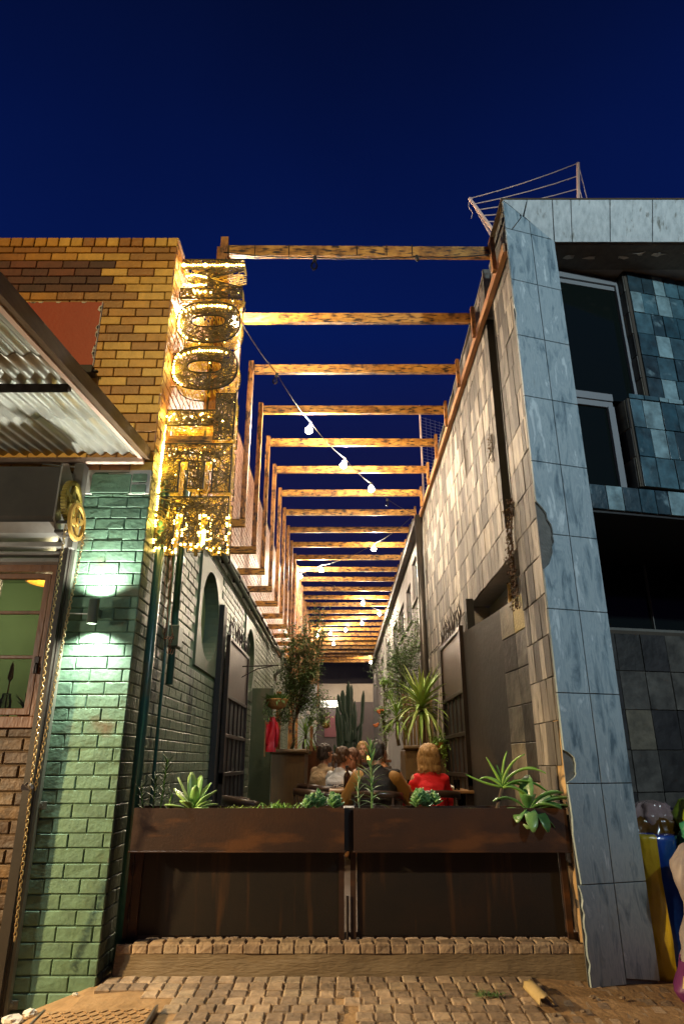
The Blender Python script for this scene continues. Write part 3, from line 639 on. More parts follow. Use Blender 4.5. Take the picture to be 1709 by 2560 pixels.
for r_ in range(1, 8): pass
g.build('dark_render', M['slate_plain'], RB)
g = MB(); g.box(XR+.02, 1.78, 5.40, 5.455, 0, 3.005); g.box(XR+.02, 1.78, 5.46, 7.74, 3.005, 3.05); g.box(1.74, 1.78, 5.46, 7.74, 0, 3.0); g.box(XR+.021, 1.78, 7.745, 7.9, 0, 3.0); g.build('recess_wall', M['soffit_grey'], RB)
g = MB(); g.bbox(1.69,1.72,6.6,6.64,2.64,3.0); g.build('steel_post', M['gold_paint'], RB)

# marble framed front: the pier face recedes to the right, the head recedes downwards
P0, P1 = V((1.47, 4.70, 0)), V((1.95, 4.85, 0)); pu = (P1-P0).normalized(); pn_ = V((pu.y, -pu.x, 0)); PW = (P1-P0).length
zs = [.02, .564, 1.15, 1.728, 2.313, 2.886, 3.48, 4.06, 4.646, 5.223, 5.79, 6.12]
def slab(mb, pts, n, d=.016, b=.002):    # pts polygon ccw
    pts = [V(p) for p in pts]; c = sum(pts, V())/len(pts); n = V(n); m = len(pts)
    f = [p + n*(d-b) for p in pts]; f2 = [p + (c-p).normalized()*b*1.2 + n*d for p in pts]
    mb.add(pts + f + f2, [tuple(range(2*m, 3*m))] + [(k, (k+1)%m, m+(k+1)%m, m+k) for k in range(m)] + [(m+k, m+(k+1)%m, 2*m+(k+1)%m, 2*m+k) for k in range(m)])
g = MB(); g.prism([P0+V((.0,.004,0)), P1+V((0,.004,0)), P1+V((-.03,.08,0)), P0+V((.02,.08,0))], None, (0,0,5.78)); g.prism([P0+V((.0,.004,5.76)), P1+V((0,.004,5.76)), P1+V((-.03,.08,5.76)), P0+V((.02,.08,5.76))], None, (0,0,.02))
g.build('pier_core', M['rough_grey'], RB)
def bite(zlo, zhi, z0, z1, dep):   # points of an arc cut into the left edge between z0,z1 for a slab zlo..zhi (top to bottom)
    out = []
    for k in range(13):
        t = k/12; z = z1 + (z0-z1)*t; 
        if zlo < z < zhi: out.append((dep*math.sin(math.pi*t)**.6*(1+.12*R.uniform(-1,1)), z))
    return out
gm = [MB(), MB(), MB()]
for k in range(len(zs)-2):
    z0, z1 = zs[k]+.003, zs[k+1]-.003
    for c_ in range(2):
        a0, a1 = (0, PW*.51) if c_ == 0 else (PW*.51+.006, PW)
        if c_ == 0:
            L_ = []
            if k == 0:
                L_ = [(.006+.016*abs(math.sin(i*2.1))*R.random() , z1 - (z1-z0)*i/14) for i in range(0, 15)]; L_[0] = (0, z1)
            elif k == 1: L_ = [(0, z1), (.008, z1-.2), (.0, z1-.3), (.012, z0+.1), (.02, z0)]
            elif k == 2: L_ = [(0, z1)] + [(0, 1.37)] + bite(z0, z1, 1.155, 1.36, .085) + [(.08, z0)]
            elif k == 4: L_ = bite(z0, z1, 2.60, 3.14, .11); L_ = [(L_[0][0], z1)] + L_ + [(0, 2.58), (0, z0)]
            elif k == 5: L_ = [(0, z1), (0, 3.15)] + bite(z0, z1, 2.60, 3.14, .11); L_ += [(L_[-1][0], z0)]
            elif k == 8: L_ = [(0, z1)] + [(.012*math.sin(math.pi*i/6), 4.95-.16*i/6) for i in range(7)] + [(0, z0)]
            else: L_ = [(0, z1), (0, z0)]
            pts = L_ + [(a1, z0), (a1, z1)]
        else:
            pts = [(a0, z1), (a0, z0), (a1, z0), (a1, z1)]
            if k == 0: pts = [(a0, z1), (a0, z0+.03), (a0+.08, z0+.02), (a1, z0), (a1, z1)]
        P3 = [P0 + pu*a + V((0,0,z)) for a, z in pts]
        q_ = MB(); slab(q_, P3, pn_); q_.build('marble_slab', M['marble'], RB)
# mitred top of the pier
tl, tr = P0+V((0,0,6.12)), P1+V((0,0,5.775))
def onp(a, z): return P0 + pu*a + V((0,0,z))
zd = lambda a: 6.115 - (6.115-5.775)*a/PW
gm[0] = MB(); slab(gm[0], [onp(0, 6.112), onp(0, 5.793), onp(.06, 5.793), onp(.17, 5.96), onp(.165, zd(.165))], pn_)
gm[1] = MB(); slab(gm[1], [onp(.178, zd(.178)-.004), onp(.178, 5.96), onp(.07, 5.793), onp(PW*.51, 5.793), onp(PW*.51, zd(PW*.51))], pn_)
gm[2] = MB(); slab(gm[2], [onp(PW*.52, zd(PW*.52)), onp(PW*.52, 5.793), onp(PW-.02, 5.793)], pn_)
# head of the frame
for q_ in gm: q_.build('marble_slab', M['marble'], RB)

hn = V((0, -.36, -.15)).normalized()
gh = MB(); top0, bot0 = V((1.475, 4.70, 6.125)), V((1.955, 4.85, 5.775))
cuts_t = [1.475, 1.70, 1.93, 2.10, 2.46, 2.85, 3.24, 3.63, 4.02, 4.41]; cuts_b = [1.955, 1.956, 1.957, 2.12, 2.47, 2.86, 3.25, 3.64, 4.03, 4.42]
for k in range(len(cuts_t)-1):
    a, b_ = cuts_t[k]+.002, cuts_t[k+1]-.004; e, f = cuts_b[k]+.002, cuts_b[k+1]-.004
    t0 = V((a,4.70,6.125)); t1 = V((b_,4.70,6.125)); b1 = V((f,4.85,5.775)); b0 = V((e,4.85,5.775))
    gh = MB()
    if k == 0: slab(gh, [t0, V((1.66,4.758,5.99)), t1], hn)
    elif k == 1: slab(gh, [t0, V((1.672,4.76,5.985)), V((1.95,4.849,5.777)), t1], hn)
    else: slab(gh, [t0, b0, b1, t1], hn)
    gh.build('marble_slab', M['marble_aged'], RB)
g = MB(); g.prism([(1.50,4.715,6.12),(1.50,4.87,5.765),(1.50,5.2,5.765),(1.50,5.2,6.12)], None, (3.5,0,0)); g.build('head_core', M['rough_grey'], RB)
g = MB(); g.box(1.46, 5, 4.69, 5.3, 6.128, 6.145); g.build('roof_edge', M['dark_mortar'], RB)
# behind the frame; everything lies in a plane turned 14 degrees
U = V((math.cos(rad(13)), math.sin(rad(13)), 0)); W_ = V((-U.y, U.x, 0)); O = V((1.93, 5.16, 0))
def loc(a, b_, z): return O + U*a + W_*b_ + V((0,0,z))
def lbox(mb, a0, a1, b0, b1, z0, z1):
    p = [loc(a0,b0,z0),loc(a1,b0,z0),loc(a1,b1,z0),loc(a0,b1,z0),loc(a0,b0,z1),loc(a1,b0,z1),loc(a1,b1,z1),loc(a0,b1,z1)]
    mb.add(p, [(0,3,2,1),(4,5,6,7),(0,1,5,4),(1,2,6,5),(2,3,7,6),(3,0,4,7)]); return mb
g = MB(); g.box(1.56, 5, 4.87, 7.5, 5.768, 5.80); g.build('soffit', M['soffit_grey'], RB)
g = MB()
for k in range(9):
    cx0, cy0 = 2.15+.22*k + R.uniform(-.05,.05), 4.98+R.uniform(-.02,.06)
    n = 7; pts = [(cx0+R.uniform(.02,.09)*math.cos(2*math.pi*i/n), cy0+R.uniform(.01,.035)*math.sin(2*math.pi*i/n), 5.763-R.uniform(0,.02)) for i in range(n)]
    g.add(pts, [tuple(range(n))])
g.build('peeling_paint', M['flaked_white'], RB, solid=.002)
g = MB(); g.prism([P1+V((-.004,.004,0)), P1+V((.02,.5,0)), P1+V((-.06,.5,0)), P1+V((-.06,.02,0))], None, (0,0,5.765)); g.build('reveal', M['soffit_grey'], RB)
fr = MB(); lbox(fr, -.04, .80, -.03, .03, 5.66, 5.72); lbox(fr, -.04, .80, -.01, .035, 5.61, 5.655); lbox(fr, .76, .82, -.035, .035, 4.30, 5.66)
lbox(fr, -.04, .52, -.035, .03, 4.33, 4.40); lbox(fr, -.04, .52, -.02, .03, 4.27, 4.325); lbox(fr, .46, .52, -.035, .035, 3.46, 4.27)
fw = fr.build('window', M['window_grey'], RB)
g = MB(); lbox(g, -.04, .78, .0, .006, 4.36, 5.62); lbox(g, -.04, .48, .0, .006, 3.44, 4.30); g.build('window_pane', GLD, fw)
g = MB(); lbox(g, .80, 3, -.12, .6, 4.3, 5.765) ; lbox(g, .84, 1.2, .0, .5, 4.3, 5.765); g.build('bay_core', M['grout'], RB)
g = MB(); lbox(g, .58, 3, -.14, .6, 3.46, 4.31); lbox(g, -.1, 3, -.12, .6, 3.22, 3.44); g.build('lower_bay_core', M['grout'], RB)
g = MB()
tiles(g, loc(.83, -.12, 4.33), U, -W_, 2, 1.43, tw=.155, th=.24); tiles(g, loc(.60, -.14, 3.46), U, -W_, 2.2, .85, tw=.155, th=.282)
tiles(g, loc(.60, -.14, 4.312), U, -W_, 2.2, .05, tw=.155, th=.05)
tiles(g, loc(-.04, -.12, 3.225), U, -W_, 3, .22, tw=.155, th=.22)
g.build('blue_slate_cladding', M['slate_blue'], RB)
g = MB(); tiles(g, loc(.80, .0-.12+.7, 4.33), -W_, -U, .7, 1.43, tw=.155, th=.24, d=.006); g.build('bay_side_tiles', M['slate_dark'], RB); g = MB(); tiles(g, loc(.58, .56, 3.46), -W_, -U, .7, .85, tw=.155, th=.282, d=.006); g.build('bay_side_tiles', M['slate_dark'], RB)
g = MB(); lbox(g, -.1, 3, -.11, 1.3, 3.20, 3.218); g.build('porch_soffit', M['black'], RB)
g = MB(); lbox(g, .18, 3, 1.15, 1.3, -.1, 2.5); g.box(1.80, 1.84, 4.9, 6.9, -.1, 3.2); g.build('shop_wall', M['grout'], RB)
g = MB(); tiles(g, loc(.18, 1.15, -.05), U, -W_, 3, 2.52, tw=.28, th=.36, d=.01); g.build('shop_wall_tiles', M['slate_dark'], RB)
g = MB(); lbox(g, .18, 3, 1.19, 1.2, 2.52, 3.2); g.build('shop_pane', GLD, RB)
g = MB(); lbox(g, .69, .70, 1.16, 1.19, 2.52, 3.2); lbox(g, .18, 3, 1.15, 1.19, 2.50, 2.525); lbox(g, 1.5, 1.51, 1.16, 1.19, 2.52, 3.2); g.build('pane_bar', M['grout_pale'], RB)
t = MB(); lbox(t, .19, .34, 1.06, 1.09, 2.54, 2.82); tag(t.build('notice_board', M['marble_aged']), 'small pale board leaning inside the dark porch beside the marble pier', 'board')
t = MB(); t.beam(loc(.22,1.12,2.84), loc(.75,1.10,3.12), .03, .02); t.bbox(*(lambda p:(p.x-.025,p.x+.025,p.y-.02,p.y+.02,3.05,3.15))(loc(.78,1.08,0))); tag(t.build('ceiling_fitting', M['gold_paint']), 'dim yellow strip fitting slanting under the dark porch ceiling', 'fitting')

# ------------------------------------------------------------------ plain grey building further along on the right
GBD = thing('plaster_building', 'pale grey plastered building behind the slate wall with tall windows', 'building')
wins = [(12.75, 13.75, 4.35, 5.25), (14.2, 15.2, 4.15, 5.0), (15.9, 17.4, 4.2, 4.95), (18.0, 19.6, 4.2, 4.95), (21, 22.3, 4.2, 4.95), (24.5, 26, 4.2, 4.95)]
g = MB(); y0 = 11.75
for (a, b_, z0, z1) in wins:
    g.box(XR+.0, XR+.2, y0, a, 0, 5.6); g.box(XR, XR+.2, a, b_, 0, z0); g.box(XR, XR+.2, a, b_, z1, 5.6); y0 = b_
g.box(XR, XR+.2, y0, 33, 0, 5.6); g.build('wall', M['plaster_grey'], GBD)
for (a, b_, z0, z1) in wins:
    f_ = MB(); f_.bbox(XR+.06,XR+.1,a,a+.05,z0,z1); f_.bbox(XR+.06,XR+.1,b_-.05,b_,z0,z1); f_.bbox(XR+.058,XR+.102,a+.05,b_-.05,z1-.05,z1); f_.bbox(XR+.058,XR+.102,a+.05,b_-.05,z0,z0+.05); f_.bbox(XR+.07,XR+.095,(a+b_)/2-.02,(a+b_)/2+.02,z0+.05,z1-.05)
    o_ = f_.build('window', M['window_grey'], GBD); MB().box(XR+.08,XR+.084,a,b_,z0,z1).build('window_pane', GLD, o_)
    MB().bbox(XR-.04,XR+.0,a-.05,b_+.05,z0-.05,z0).build('sill', M['plaster_grey'], o_)
g = MB(); g.grid(lambda a, b_: (XR+.25 - .42*b_, 11.8+21*a, 5.62 - .02*b_ + .012*math.sin(a*21*2*math.pi/.2)), 400, 1); g.build('roof_sheet', M['roof_sheet'], GBD, solid=.004)
g = MB(); g.box(XR-.15,XR-.13,11.8,33,5.47,5.58); g.box(XR-.13,XR,11.8,33,5.53,5.545); g.build('fascia', M['plaster_grey'], GBD)
pipe([(1.42,11.62,.3),(1.42,11.62,5.6)], .065, 'dark_steel', 'thick dark downpipe where the slate wall meets the grey building')
# rooftop things
t = thing('clothes_line', 'pale washing line of two slanting posts with wires on the marble building roof', 'clothes line')
A0, A1 = V((2.62,6.0,6.15)), V((2.84,6.1,8.08)); B0, B1 = V((1.70,5.3,6.02)), V((1.40,5.6,7.08)); C1 = V((2.98,6.1,6.6))
A1 = V((2.80,5.9,7.94))
MB().tube([A0, A1], .020, 8).build('post', M['pink_timber_lit_wire'], t); MB().tube([B0, B1], .018, 8).build('post', M['pink_timber_lit_wire'], t)
g = MB()
for k in range(9):
    f_ = 1 - k/9.5; p, q = B0.lerp(B1, f_), A0.lerp(A1, f_); m_ = (p+q)/2 - V((0,0,.03)); g.tube([p, p.lerp(m_, .5)-V((0,0,.008)), m_, m_.lerp(q, .5)-V((0,0,.008)), q], .0055, 4)
for k in range(5):
    f_ = 1-k/6; p = A0.lerp(A1, f_); g.tube([p, V((3.02-.06*k, 6.1, 6.1))], .0045, 4)
for k in range(3): g.tube([B1.lerp(B0, k*.1), B1.lerp(B0,.6)+V((-.03+.01*k,0,-.1)), B0+V((-.05,.0,-.05+.02*k))], .0035, 4)
g.tube([B1, B1+V((-.02,0,-.12)), B1+V((.02,0,-.2)), B1+V((0,0,-.28))], .004, 4)
g.build('line', M['pink_timber_lit_wire'], t)
t = thing('roof_weed', 'small yellowish weed bush growing on the roof edge beside the washing line post', 'plant', (2.62, 5.5, 6.14))
g = MB()
for k in range(170):
    a = R.random()*6.28; p = V((R.gauss(0,.13), R.gauss(0,.06), abs(R.gauss(.05,.10)))); g.blade(p, (math.cos(a), math.sin(a), R.uniform(0,1)), .05, .014, .3, seg=2)
g.build('foliage', M['dry_vine'], t); g = MB(); [g.tube([(0,0,-.02),(R.uniform(-.2,.2),R.uniform(-.1,.1),R.uniform(.15,.42))], .003, 4) for k in range(12)]; g.build('stem', M['bark'], t)
t = thing('aerial_mast', 'thin white mast with wire mesh standing beyond the slate wall top', 'mast')
g = MB(); g.tube([(1.58,11.9,4.6),(1.58,11.9,8.1)], .02, 8); g.build('pole', M['pink_timber_lit_wire'], t)
g = MB(); [g.tube([(1.6,11.9,5.8+.07*k),(2.5,12.4,5.8+.07*k)], .003, 3) for k in range(30)]; [g.tube([(1.7+.1*k,11.95+.055*k,5.8),(1.7+.1*k,11.95+.055*k,7.85)], .003, 3) for k in range(8)]; g.build('mesh_panel', M['steel'], t)
# climber hanging from the slate wall
def hanging(name, label, pts, n, matn, sp_, lf=.03, cat='plant'):
    t = thing(name, label, cat, pts[0]); g = MB(); s_ = MB(); P = [V(p)-V(pts[0]) for p in pts]
    for j in range(5):
        off = [V((R.uniform(-.01,.01), R.gauss(0,sp_*.5), 0)) for _ in P]; s_.tube([p+o for p, o in zip(P, off)], .0035, 4)
    for k in range(n):
        f_ = R.random()*(len(P)-1); i = int(f_); p = P[i].lerp(P[min(i+1,len(P)-1)], f_-i) + V((-abs(R.gauss(0,.02))-.004, R.gauss(0,sp_), R.gauss(0,.03))); a = R.random()*6.28
        g.blade(p, (-abs(math.cos(a))*.7, math.sin(a), R.uniform(-1,.4)), lf*R.uniform(.6,1.3), lf*.6, .5, seg=2, shape='oval')
    s_.build('stem', M['bark'], t); g.build('foliage', M[matn], t)
hanging('climbing_vine', 'brown dry vine hanging down beside the dark opening in the slate wall', [(XR-.01,5.40,3.42),(XR-.015,5.47,3.2),(XR-.02,5.52,3.0),(XR-.02,5.50,2.75),(XR-.02,5.47,2.5)], 420, 'dry_vine', .055)
hanging('wall_weed', 'small dry weed sprouting from the slate wall face high up', [(XR-.01,5.92,4.35),(XR-.01,5.93,4.2),(XR-.01,5.95,4.05)], 60, 'dry_vine', .03, .022)

# ------------------------------------------------------------------ end of the alley
EB = thing('end_wall', 'low plastered end wall closing the alley with a dark plum lower half', 'wall')
g = MB(); g.box(-3, 2.2, 33, 33.3, 4.0, 4.85); g.build('upper_band', M['plaster_beige'], EB); g = MB(); g.box(-3, 2.2, 33.01, 33.3, .2, 4.0); g.build('lower_wall', M['plum_wall'], EB)
g = MB(); g.bbox(-.9,-.17,32.96,33.01,.26,3.35); dr_ = g.build('door', M['plum_wall'], EB); MB().bbox(-.20,-.16,32.94,33.0,.26,3.4).build('door_frame', M['black'], dr_)
tag(MB().box(-9, 10, 40, 44, 0, 8.2).build('far_building', M['plum_wall']), 'dark unlit building standing beyond the end wall of the alley', 'building')
t = thing('strip_light', 'white tube light box glowing on the end wall above the door', 'lamp', (-.55, 32.9, 3.95))
MB().bbox(-.50,.50,-.06,.06,-.22,.10,.01).build('housing', M['white_metal'], t); MB().tube([(-.46,-.09,.04),(.46,-.09,.04)], .05, 8).build('tube', GT, t)
lamp('strip_light_tube', 'POINT', (-.5, 32.5, 3.8), 20, (1, .9, .75), .1)
tag(MB().bbox(-.82,-.28,32.90,32.95,2.4,3.35).build('poster', M['poster_red']), 'dark red poster in a frame beside the end door', 'poster')

# ================================================================== pergola
PG = thing('pergola', 'long pergola of charred timber frames spanning the alley between both walls', 'pergola')
def seat_box(name, x0,x1,y0,y1,z0,z1, mt, parent, b=.004): return MB().bbox(x0,x1,y0,y1,z0,z1,b).build(name, M[mt], parent)
bm_mesh = None
for i in range(28):
    y = 5.0 + i
    dz = R.uniform(-.008, .008); dx = R.uniform(-.012, .012)
    def put(name, mb_, mt, loc_):
        o = mb_.build(name, M[mt], PG); return o
    g = MB(); tilt = -.018 if i == 0 else R.uniform(-.006,.006)
    g.beam((-1.11, y, 5.80+dz), (1.415, y, 5.80+dz+tilt), .05, .115); put('beam', g, 'char_wood', y)
    if i == 0:
        g = MB(); g.bbox(-1.19,-1.06,y+.03,y+.08,3.74,5.90); put('post', g, 'char_wood_up', y); g = MB(); g.bbox(-1.14,-1.07,y-.065,y-.03,5.5,5.93); put('post_cap', g, 'char_wood_up', y)
    else:
        g = MB(); g.bbox(-1.135+dx*.4,-1.075+dx*.4,y-.10,y-.028,3.82,5.87+dz); put('post', g, 'char_wood_up', y)
    g = MB(); g.bbox(-1.468,-1.07,y-.085,y-.035,3.725,3.815); put('foot', g, 'char_wood', y)
    g = MB(); g.bbox(1.385,1.425,y-.09,y-.03,5.52,5.90+dz); put('end_plate', g, 'char_wood_up', y)
for k in range(7): MB().beam((1.465, 4.72+4*k+.002, 5.60), (1.465, 4.72+4*(k+1)-.002, 5.60), .05, .09).build('purlin', M['purlin_wood'], PG)
for (x, y) in ((-1.12,15.2),(-1.10,17.2),(-1.1,20.2),(-1.1,24.2)): MB().bbox(x-.05,x+.05,y-.05,y+.05,.26,5.7).build('tall_post', M['char_wood_up'], PG)
for k, x in enumerate((-.82,-.50,.14,.42,.66)):
    MB().bbox(x-.004, x+.004, 4.9715, 5.03, 5.738, 5.862,.001).build('strap', M['dark_iron'], PG)

# ------------------------------------------------------------------ festoon bulbs
FS = thing('festoon_lights', 'black cable of round glass bulbs zigzagging under the pergola beams', 'string lights')
pts = [(-1.10,4.93,5.735), (-.253,4.96,5.70), (.695,4.95,5.70), (1.38,4.94,5.72)]
p2 = [(-1.105,5.716,5.66),(-.781,6.878,5.66),(-.432,8.097,5.66),(.04,9.248,5.66),(.482,10.223,5.66),(.805,10.934,5.66),(1.402,11.9,5.76)]
p3 = [(1.402,11.95,5.76),(.69,13.506,5.66),(-.508,15.193,5.66),(-1.008,15.775,5.66),(-1.06,16.0,5.75)]
p4 = [(-1.06,16.0,5.75),(-.2,17.1,5.66),(.613,18.68,5.66),(1.166,20.144,5.66),(1.36,20.8,5.75)]
p5 = [(1.36,20.9,5.75),(.658,21.62,5.66),(.12,22.825,5.66),(-.402,23.476,5.66),(-.877,23.814,5.66),(-1.06,24.0,5.75)]
p6 = [(-1.06,24.1,5.75),(-.302,25.653,5.66),(.5,28,5.66),(1.30,30.672,5.66)]
g = MB()
for P in (pts, p2, p3, p4, p5, p6):
    for a, b_ in zip(P[:-1], P[1:]):
        a, b_ = V(a), V(b_); L_ = (b_-a).length; sag = .035*L_ if P is not pts else .02
        g.tube([a.lerp(b_, t/8) - V((0,0,sag*4*(t/8)*(1-t/8))) for t in range(9)], .0055, 5, cap=False)
g.build('cable', M['cable'], FS)
lit = [p2[0]] + p2[2:5] + p3[1:4] + p4[2:4] + p5[1:5] + [p6[1], p6[3]]
unlit = [pts[1], p2[1], p2[5], p4[1]]
sock = MB(); sock.lathe((0,0,0), [(0,.01),(.018,.008),(.018,-.045),(.014,-.05),(0,-.05)], 12)
bulb_prof = [(0,-.145),(.018,-.141),(.030,-.125),(.034,-.105),(.028,-.08),(.015,-.06),(.013,-.045)]
s0 = b0 = u0 = None
for k, p in enumerate(lit + unlit + [pts[2]]):
    if s0 is None: s0 = sock.build('socket', M['cable'], FS); s_ = s0
    else: s_ = s0.copy(); col.objects.link(s_); s_.parent = FS
    s_.location = p; s_.rotation_euler = (rad(R.uniform(-12,12)), rad(R.uniform(-12,12)), 0)
    if k < len(lit):
        if b0 is None: b0 = MB().lathe((0,0,0), [(r*1.6, z*1.15) for r, z in bulb_prof], 16).build('bulb', GB, FS, smooth=True); b_ = b0
        else: b_ = b0.copy(); col.objects.link(b_)
        pw = 1050 if k else 1150
        if p[1] > 15: pw = 950
        if p[0] > .4 and p[1] < 15: pw = 620
        lamp('bulb_light', 'POINT', (p[0], p[1], p[2]-.10), pw, (1, .82, .60), .05)
    elif k < len(lit) + len(unlit):
        if u0 is None:
            u0 = MB().lathe((0,0,0), bulb_prof, 16).build('bulb', GLC, FS, smooth=True); b_ = u0
        else: b_ = u0.copy(); col.objects.link(b_)
    else: continue
    b_.parent = s_
    b_.location = (0,0,0)

# ------------------------------------------------------------------ wicker letter sign
SG = thing('letter_sign', 'vertical sign of six woven twig letters reading MOOTEE wrapped in golden fairy lights', 'sign', (-1.46, 4.90, 0))
LW, LH, DP = .56, .43, .20
def inside(p, loops):
    c = False
    for L_ in loops:
        n = len(L_); j = n-1
        for i in range(n):
            if (L_[i][1] > p[1]) != (L_[j][1] > p[1]) and p[0] < (L_[j][0]-L_[i][0])*(p[1]-L_[i][1])/(L_[j][1]-L_[i][1]) + L_[i][0]: c = not c
            j = i
    return c
def stad(cx, cy, a, b_, e=2.6, n=36):
    return [(cx + a*math.copysign(abs(math.cos(t))**(2/e), math.cos(t)), cy + b_*math.copysign(abs(math.sin(t))**(2/e), math.sin(t))) for t in [2*math.pi*i/n for i in range(n)]]
E_ = [[(0,0),(.15,0),(.15,.27),(.20,.27),(.20,.0),(.38,.0),(.38,.27),(.43,.27),(.43,0),(LW,0),(LW,.43),(0,.43)]]
E_ = [[(0,0),(.145,0),(.145,.27),(.215,.27),(.215,.03),(.345,.03),(.345,.27),(.415,.27),(.415,0),(LW,0),(LW,.43),(0,.43)]]
T_ = [[(0,.13),(.40,.13),(.40,0),(LW,0),(LW,.43),(.40,.43),(.40,.27),(0,.27)]]
O_ = [stad(LW/2, .215, LW/2, .215), stad(LW/2, .225, .15, .062, n=28)]
M_ = [[(0,0),(LW,0),(LW,.115),(.24,.215),(LW,.315),(LW,.43),(0,.43),(0,.325),(.27,.325),(.06,.24),(.06,.19),(.27,.105),(0,.105)]]
Z0 = 2.83
letters = [('E', E_), ('E', E_), ('T', T_), ('O', O_), ('O', O_), ('M', M_)]
for li, (nm_, loops) in enumerate(letters):
    zb = Z0 + li*.472; lean = .0
    base = empty('letter', (0, 0, zb)); base.parent = SG; base['label'] = 'woven letter ' + nm_
    xs_ = [p[0] for p in loops[0]]; ys_ = [p[1] for p in loops[0]]
    tw, sd_, ed = MB(), MB(), MB()
    def seg3(mb, a, b_, y, r):
        a3, b3 = V((a[0], y, a[1])), V((b_[0], y, b_[1])); m_ = (a3+b3)/2 + V((R.uniform(-.012,.012), R.uniform(-.012,.008), R.uniform(-.012,.012))); mb.tube([a3, m_, b3], r, 3, cap=False)
    bk_ = MB()
    for yy, cnt in ((0, 300), (DP, 150)):
        k = 0
        while k < cnt:
            p = (R.uniform(0, LW), R.uniform(0, .43))
            if not inside(p, loops): continue
            a = R.uniform(0, math.pi); d = (math.cos(a), math.sin(a)); ends = []
            lim = R.uniform(.05, .16)
            for s_ in (1, -1):
                t = 0
                while t < lim and inside((p[0]+d[0]*s_*(t+.008), p[1]+d[1]*s_*(t+.008)), loops): t += .008
                ends.append((p[0]+d[0]*s_*t, p[1]+d[1]*s_*t))
            if (ends[0][0]-ends[1][0])**2 + (ends[0][1]-ends[1][1])**2 > .0009: seg3(bk_ if yy else tw, ends[0], ends[1], yy + R.uniform(-.004,.004), R.uniform(.0024,.0044)); k += 1
            else: k += .3
    for L_ in loops:
        n = len(L_)
        for yy in (0, DP):
            ed.tube([V((p[0], yy, p[1])) for p in L_] + [V((L_[0][0], yy, L_[0][1]))], .0085 if yy == 0 else .005, 5, cap=False)
        for i in range(n):
            a, b_ = V((L_[i][0], 0, L_[i][1])), V((L_[(i+1)%n][0], 0, L_[(i+1)%n][1])); ln = (b_-a).length
            for q in range(max(1, int(ln/.0085))):
                t0, t1 = R.random(), R.random(); t1 = t0 + (t1-t0)*min(1, .16/max(ln,.01)) ; y0 = R.uniform(0, DP*.5); y1 = y0 + R.uniform(.05, DP*.6)
                if ln > .1 and R.random() < .5: y1 = y0 + R.uniform(-.02,.03); t1 = t0 + R.uniform(-1,1)*min(1,.2/ln)
                sd_.tube([a.lerp(b_, min(1,max(0,t0))) + V((0,y0,0)), a.lerp(b_, min(1,max(0,t1))) + V((0,min(max(y1,0),DP),0))], R.uniform(.0024,.0042), 3, cap=False)
    tw.build('twig_weave', M['twig'], base); bk_.build('back_weave', M['twig_lit'], base); sd_.build('twig_side', M['twig_lit'], base); ed.build('frame_rod', M['dark_rod'], base)
    # fairy lights
    fl = MB(); cand = []
    for L_ in loops[:1]:
        n = len(L_)
        for i in range(n):
            a, b_ = L_[i], L_[(i+1)%n]; ln = math.hypot(a[0]-b_[0], a[1]-b_[1]); m_ = max(1, int(ln/.022))
            for q in range(m_): cand.append((a[0]+(b_[0]-a[0])*q/m_, a[1]+(b_[1]-a[1])*q/m_))
    def flp(p, r, y=-.012): fl.sphere((p[0], y, p[1]), r*1.25, 6, 4)
    if li == 0:
        for p in cand:
            if p[1] < .30 and R.random() < .9: flp((p[0]+R.uniform(-.004,.004), p[1]), R.uniform(.0055,.0085), R.choice((-.01,-.005,.05,.1)))
            elif p[0] < .02: flp(p, .007)
        for q in range(6): flp((.385, .04+.02*q), .012)
    elif li == 1:
        for p in cand:
            if p[0] < .02: flp((p[0]-.004, p[1]), R.uniform(.006,.013))
        for q in range(10): flp((R.uniform(0,.5), R.uniform(.30,.42)), R.uniform(.004,.008), .05)
    elif li == 2:
        for q in range(14): flp((R.uniform(0,.5), R.uniform(.16,.24)), R.uniform(.004,.007))
        for q in range(10): fl.sphere((.0+.003*math.sin(q), -.01, .12-.016*q), .0055, 6, 4)
    elif li in (3, 4):
        for q, p in enumerate(cand):
            if p[0] < .10 or (p[1] > .36 and p[0] < .45): flp((p[0]+(.02 if li==4 else .015), p[1]-(.05 if p[1] > .36 else 0)), R.uniform(.005,.010 if p[0] > .05 else .012))
    else:
        for q in range(26): flp((q*.022+.01, .36+R.uniform(-.003,.003)), R.uniform(.005,.009) if q % 9 else .014)
        for q in range(12): flp((.03+q*.018, .135+R.uniform(-.01,.01)), R.uniform(.005,.009)); 
        for q in range(9): flp((.05+q*.022, .25-abs(q-3)*.006), R.uniform(.005,.009))
        for q in range(8): flp((R.uniform(.02,.3), R.uniform(.02,.08)), R.uniform(.004,.009))
    for q in range(8):
        while True:
            p = (R.uniform(0,LW), R.uniform(0,.43))
            if inside(p, loops): break
        fl.sphere((p[0], R.uniform(.03,DP-.03), p[1]), R.uniform(.004,.0065), 6, 4)
    fo = fl.build('fairy_light', GF, base); fo['kind'] = 'stuff'
    for (lx, e_) in ((.10, .9), (.30, .7), (.48, .5)):
        if nm_ == 'O' and lx == .30: continue
        lamp('fairy_glow', 'POINT', (-1.46+lx, 4.90+.09, zb + (.345 if nm_ == 'E' else .2)), e_*(3.2 if li < 3 else 2.6), (1, .66, .10), .03)
    lamp('fairy_glow_wall', 'POINT', (-1.43, 4.86, zb+.2), 2.0, (1, .66, .08), .03)
g = MB()
g.tube([(.30,.14,-.02),(.30,.14,.5),(.30,.14,1.5),(.30,.14,2.85)], .016, 6)
for k in range(9): g.tube([(-.0,.0,.12+.33*k),(.06,.0,.12+.33*k)], .004, 4); g.tube([(-.01,.0,.12+.33*k),(-.012,.16,.12+.33*k)], .004, 4)
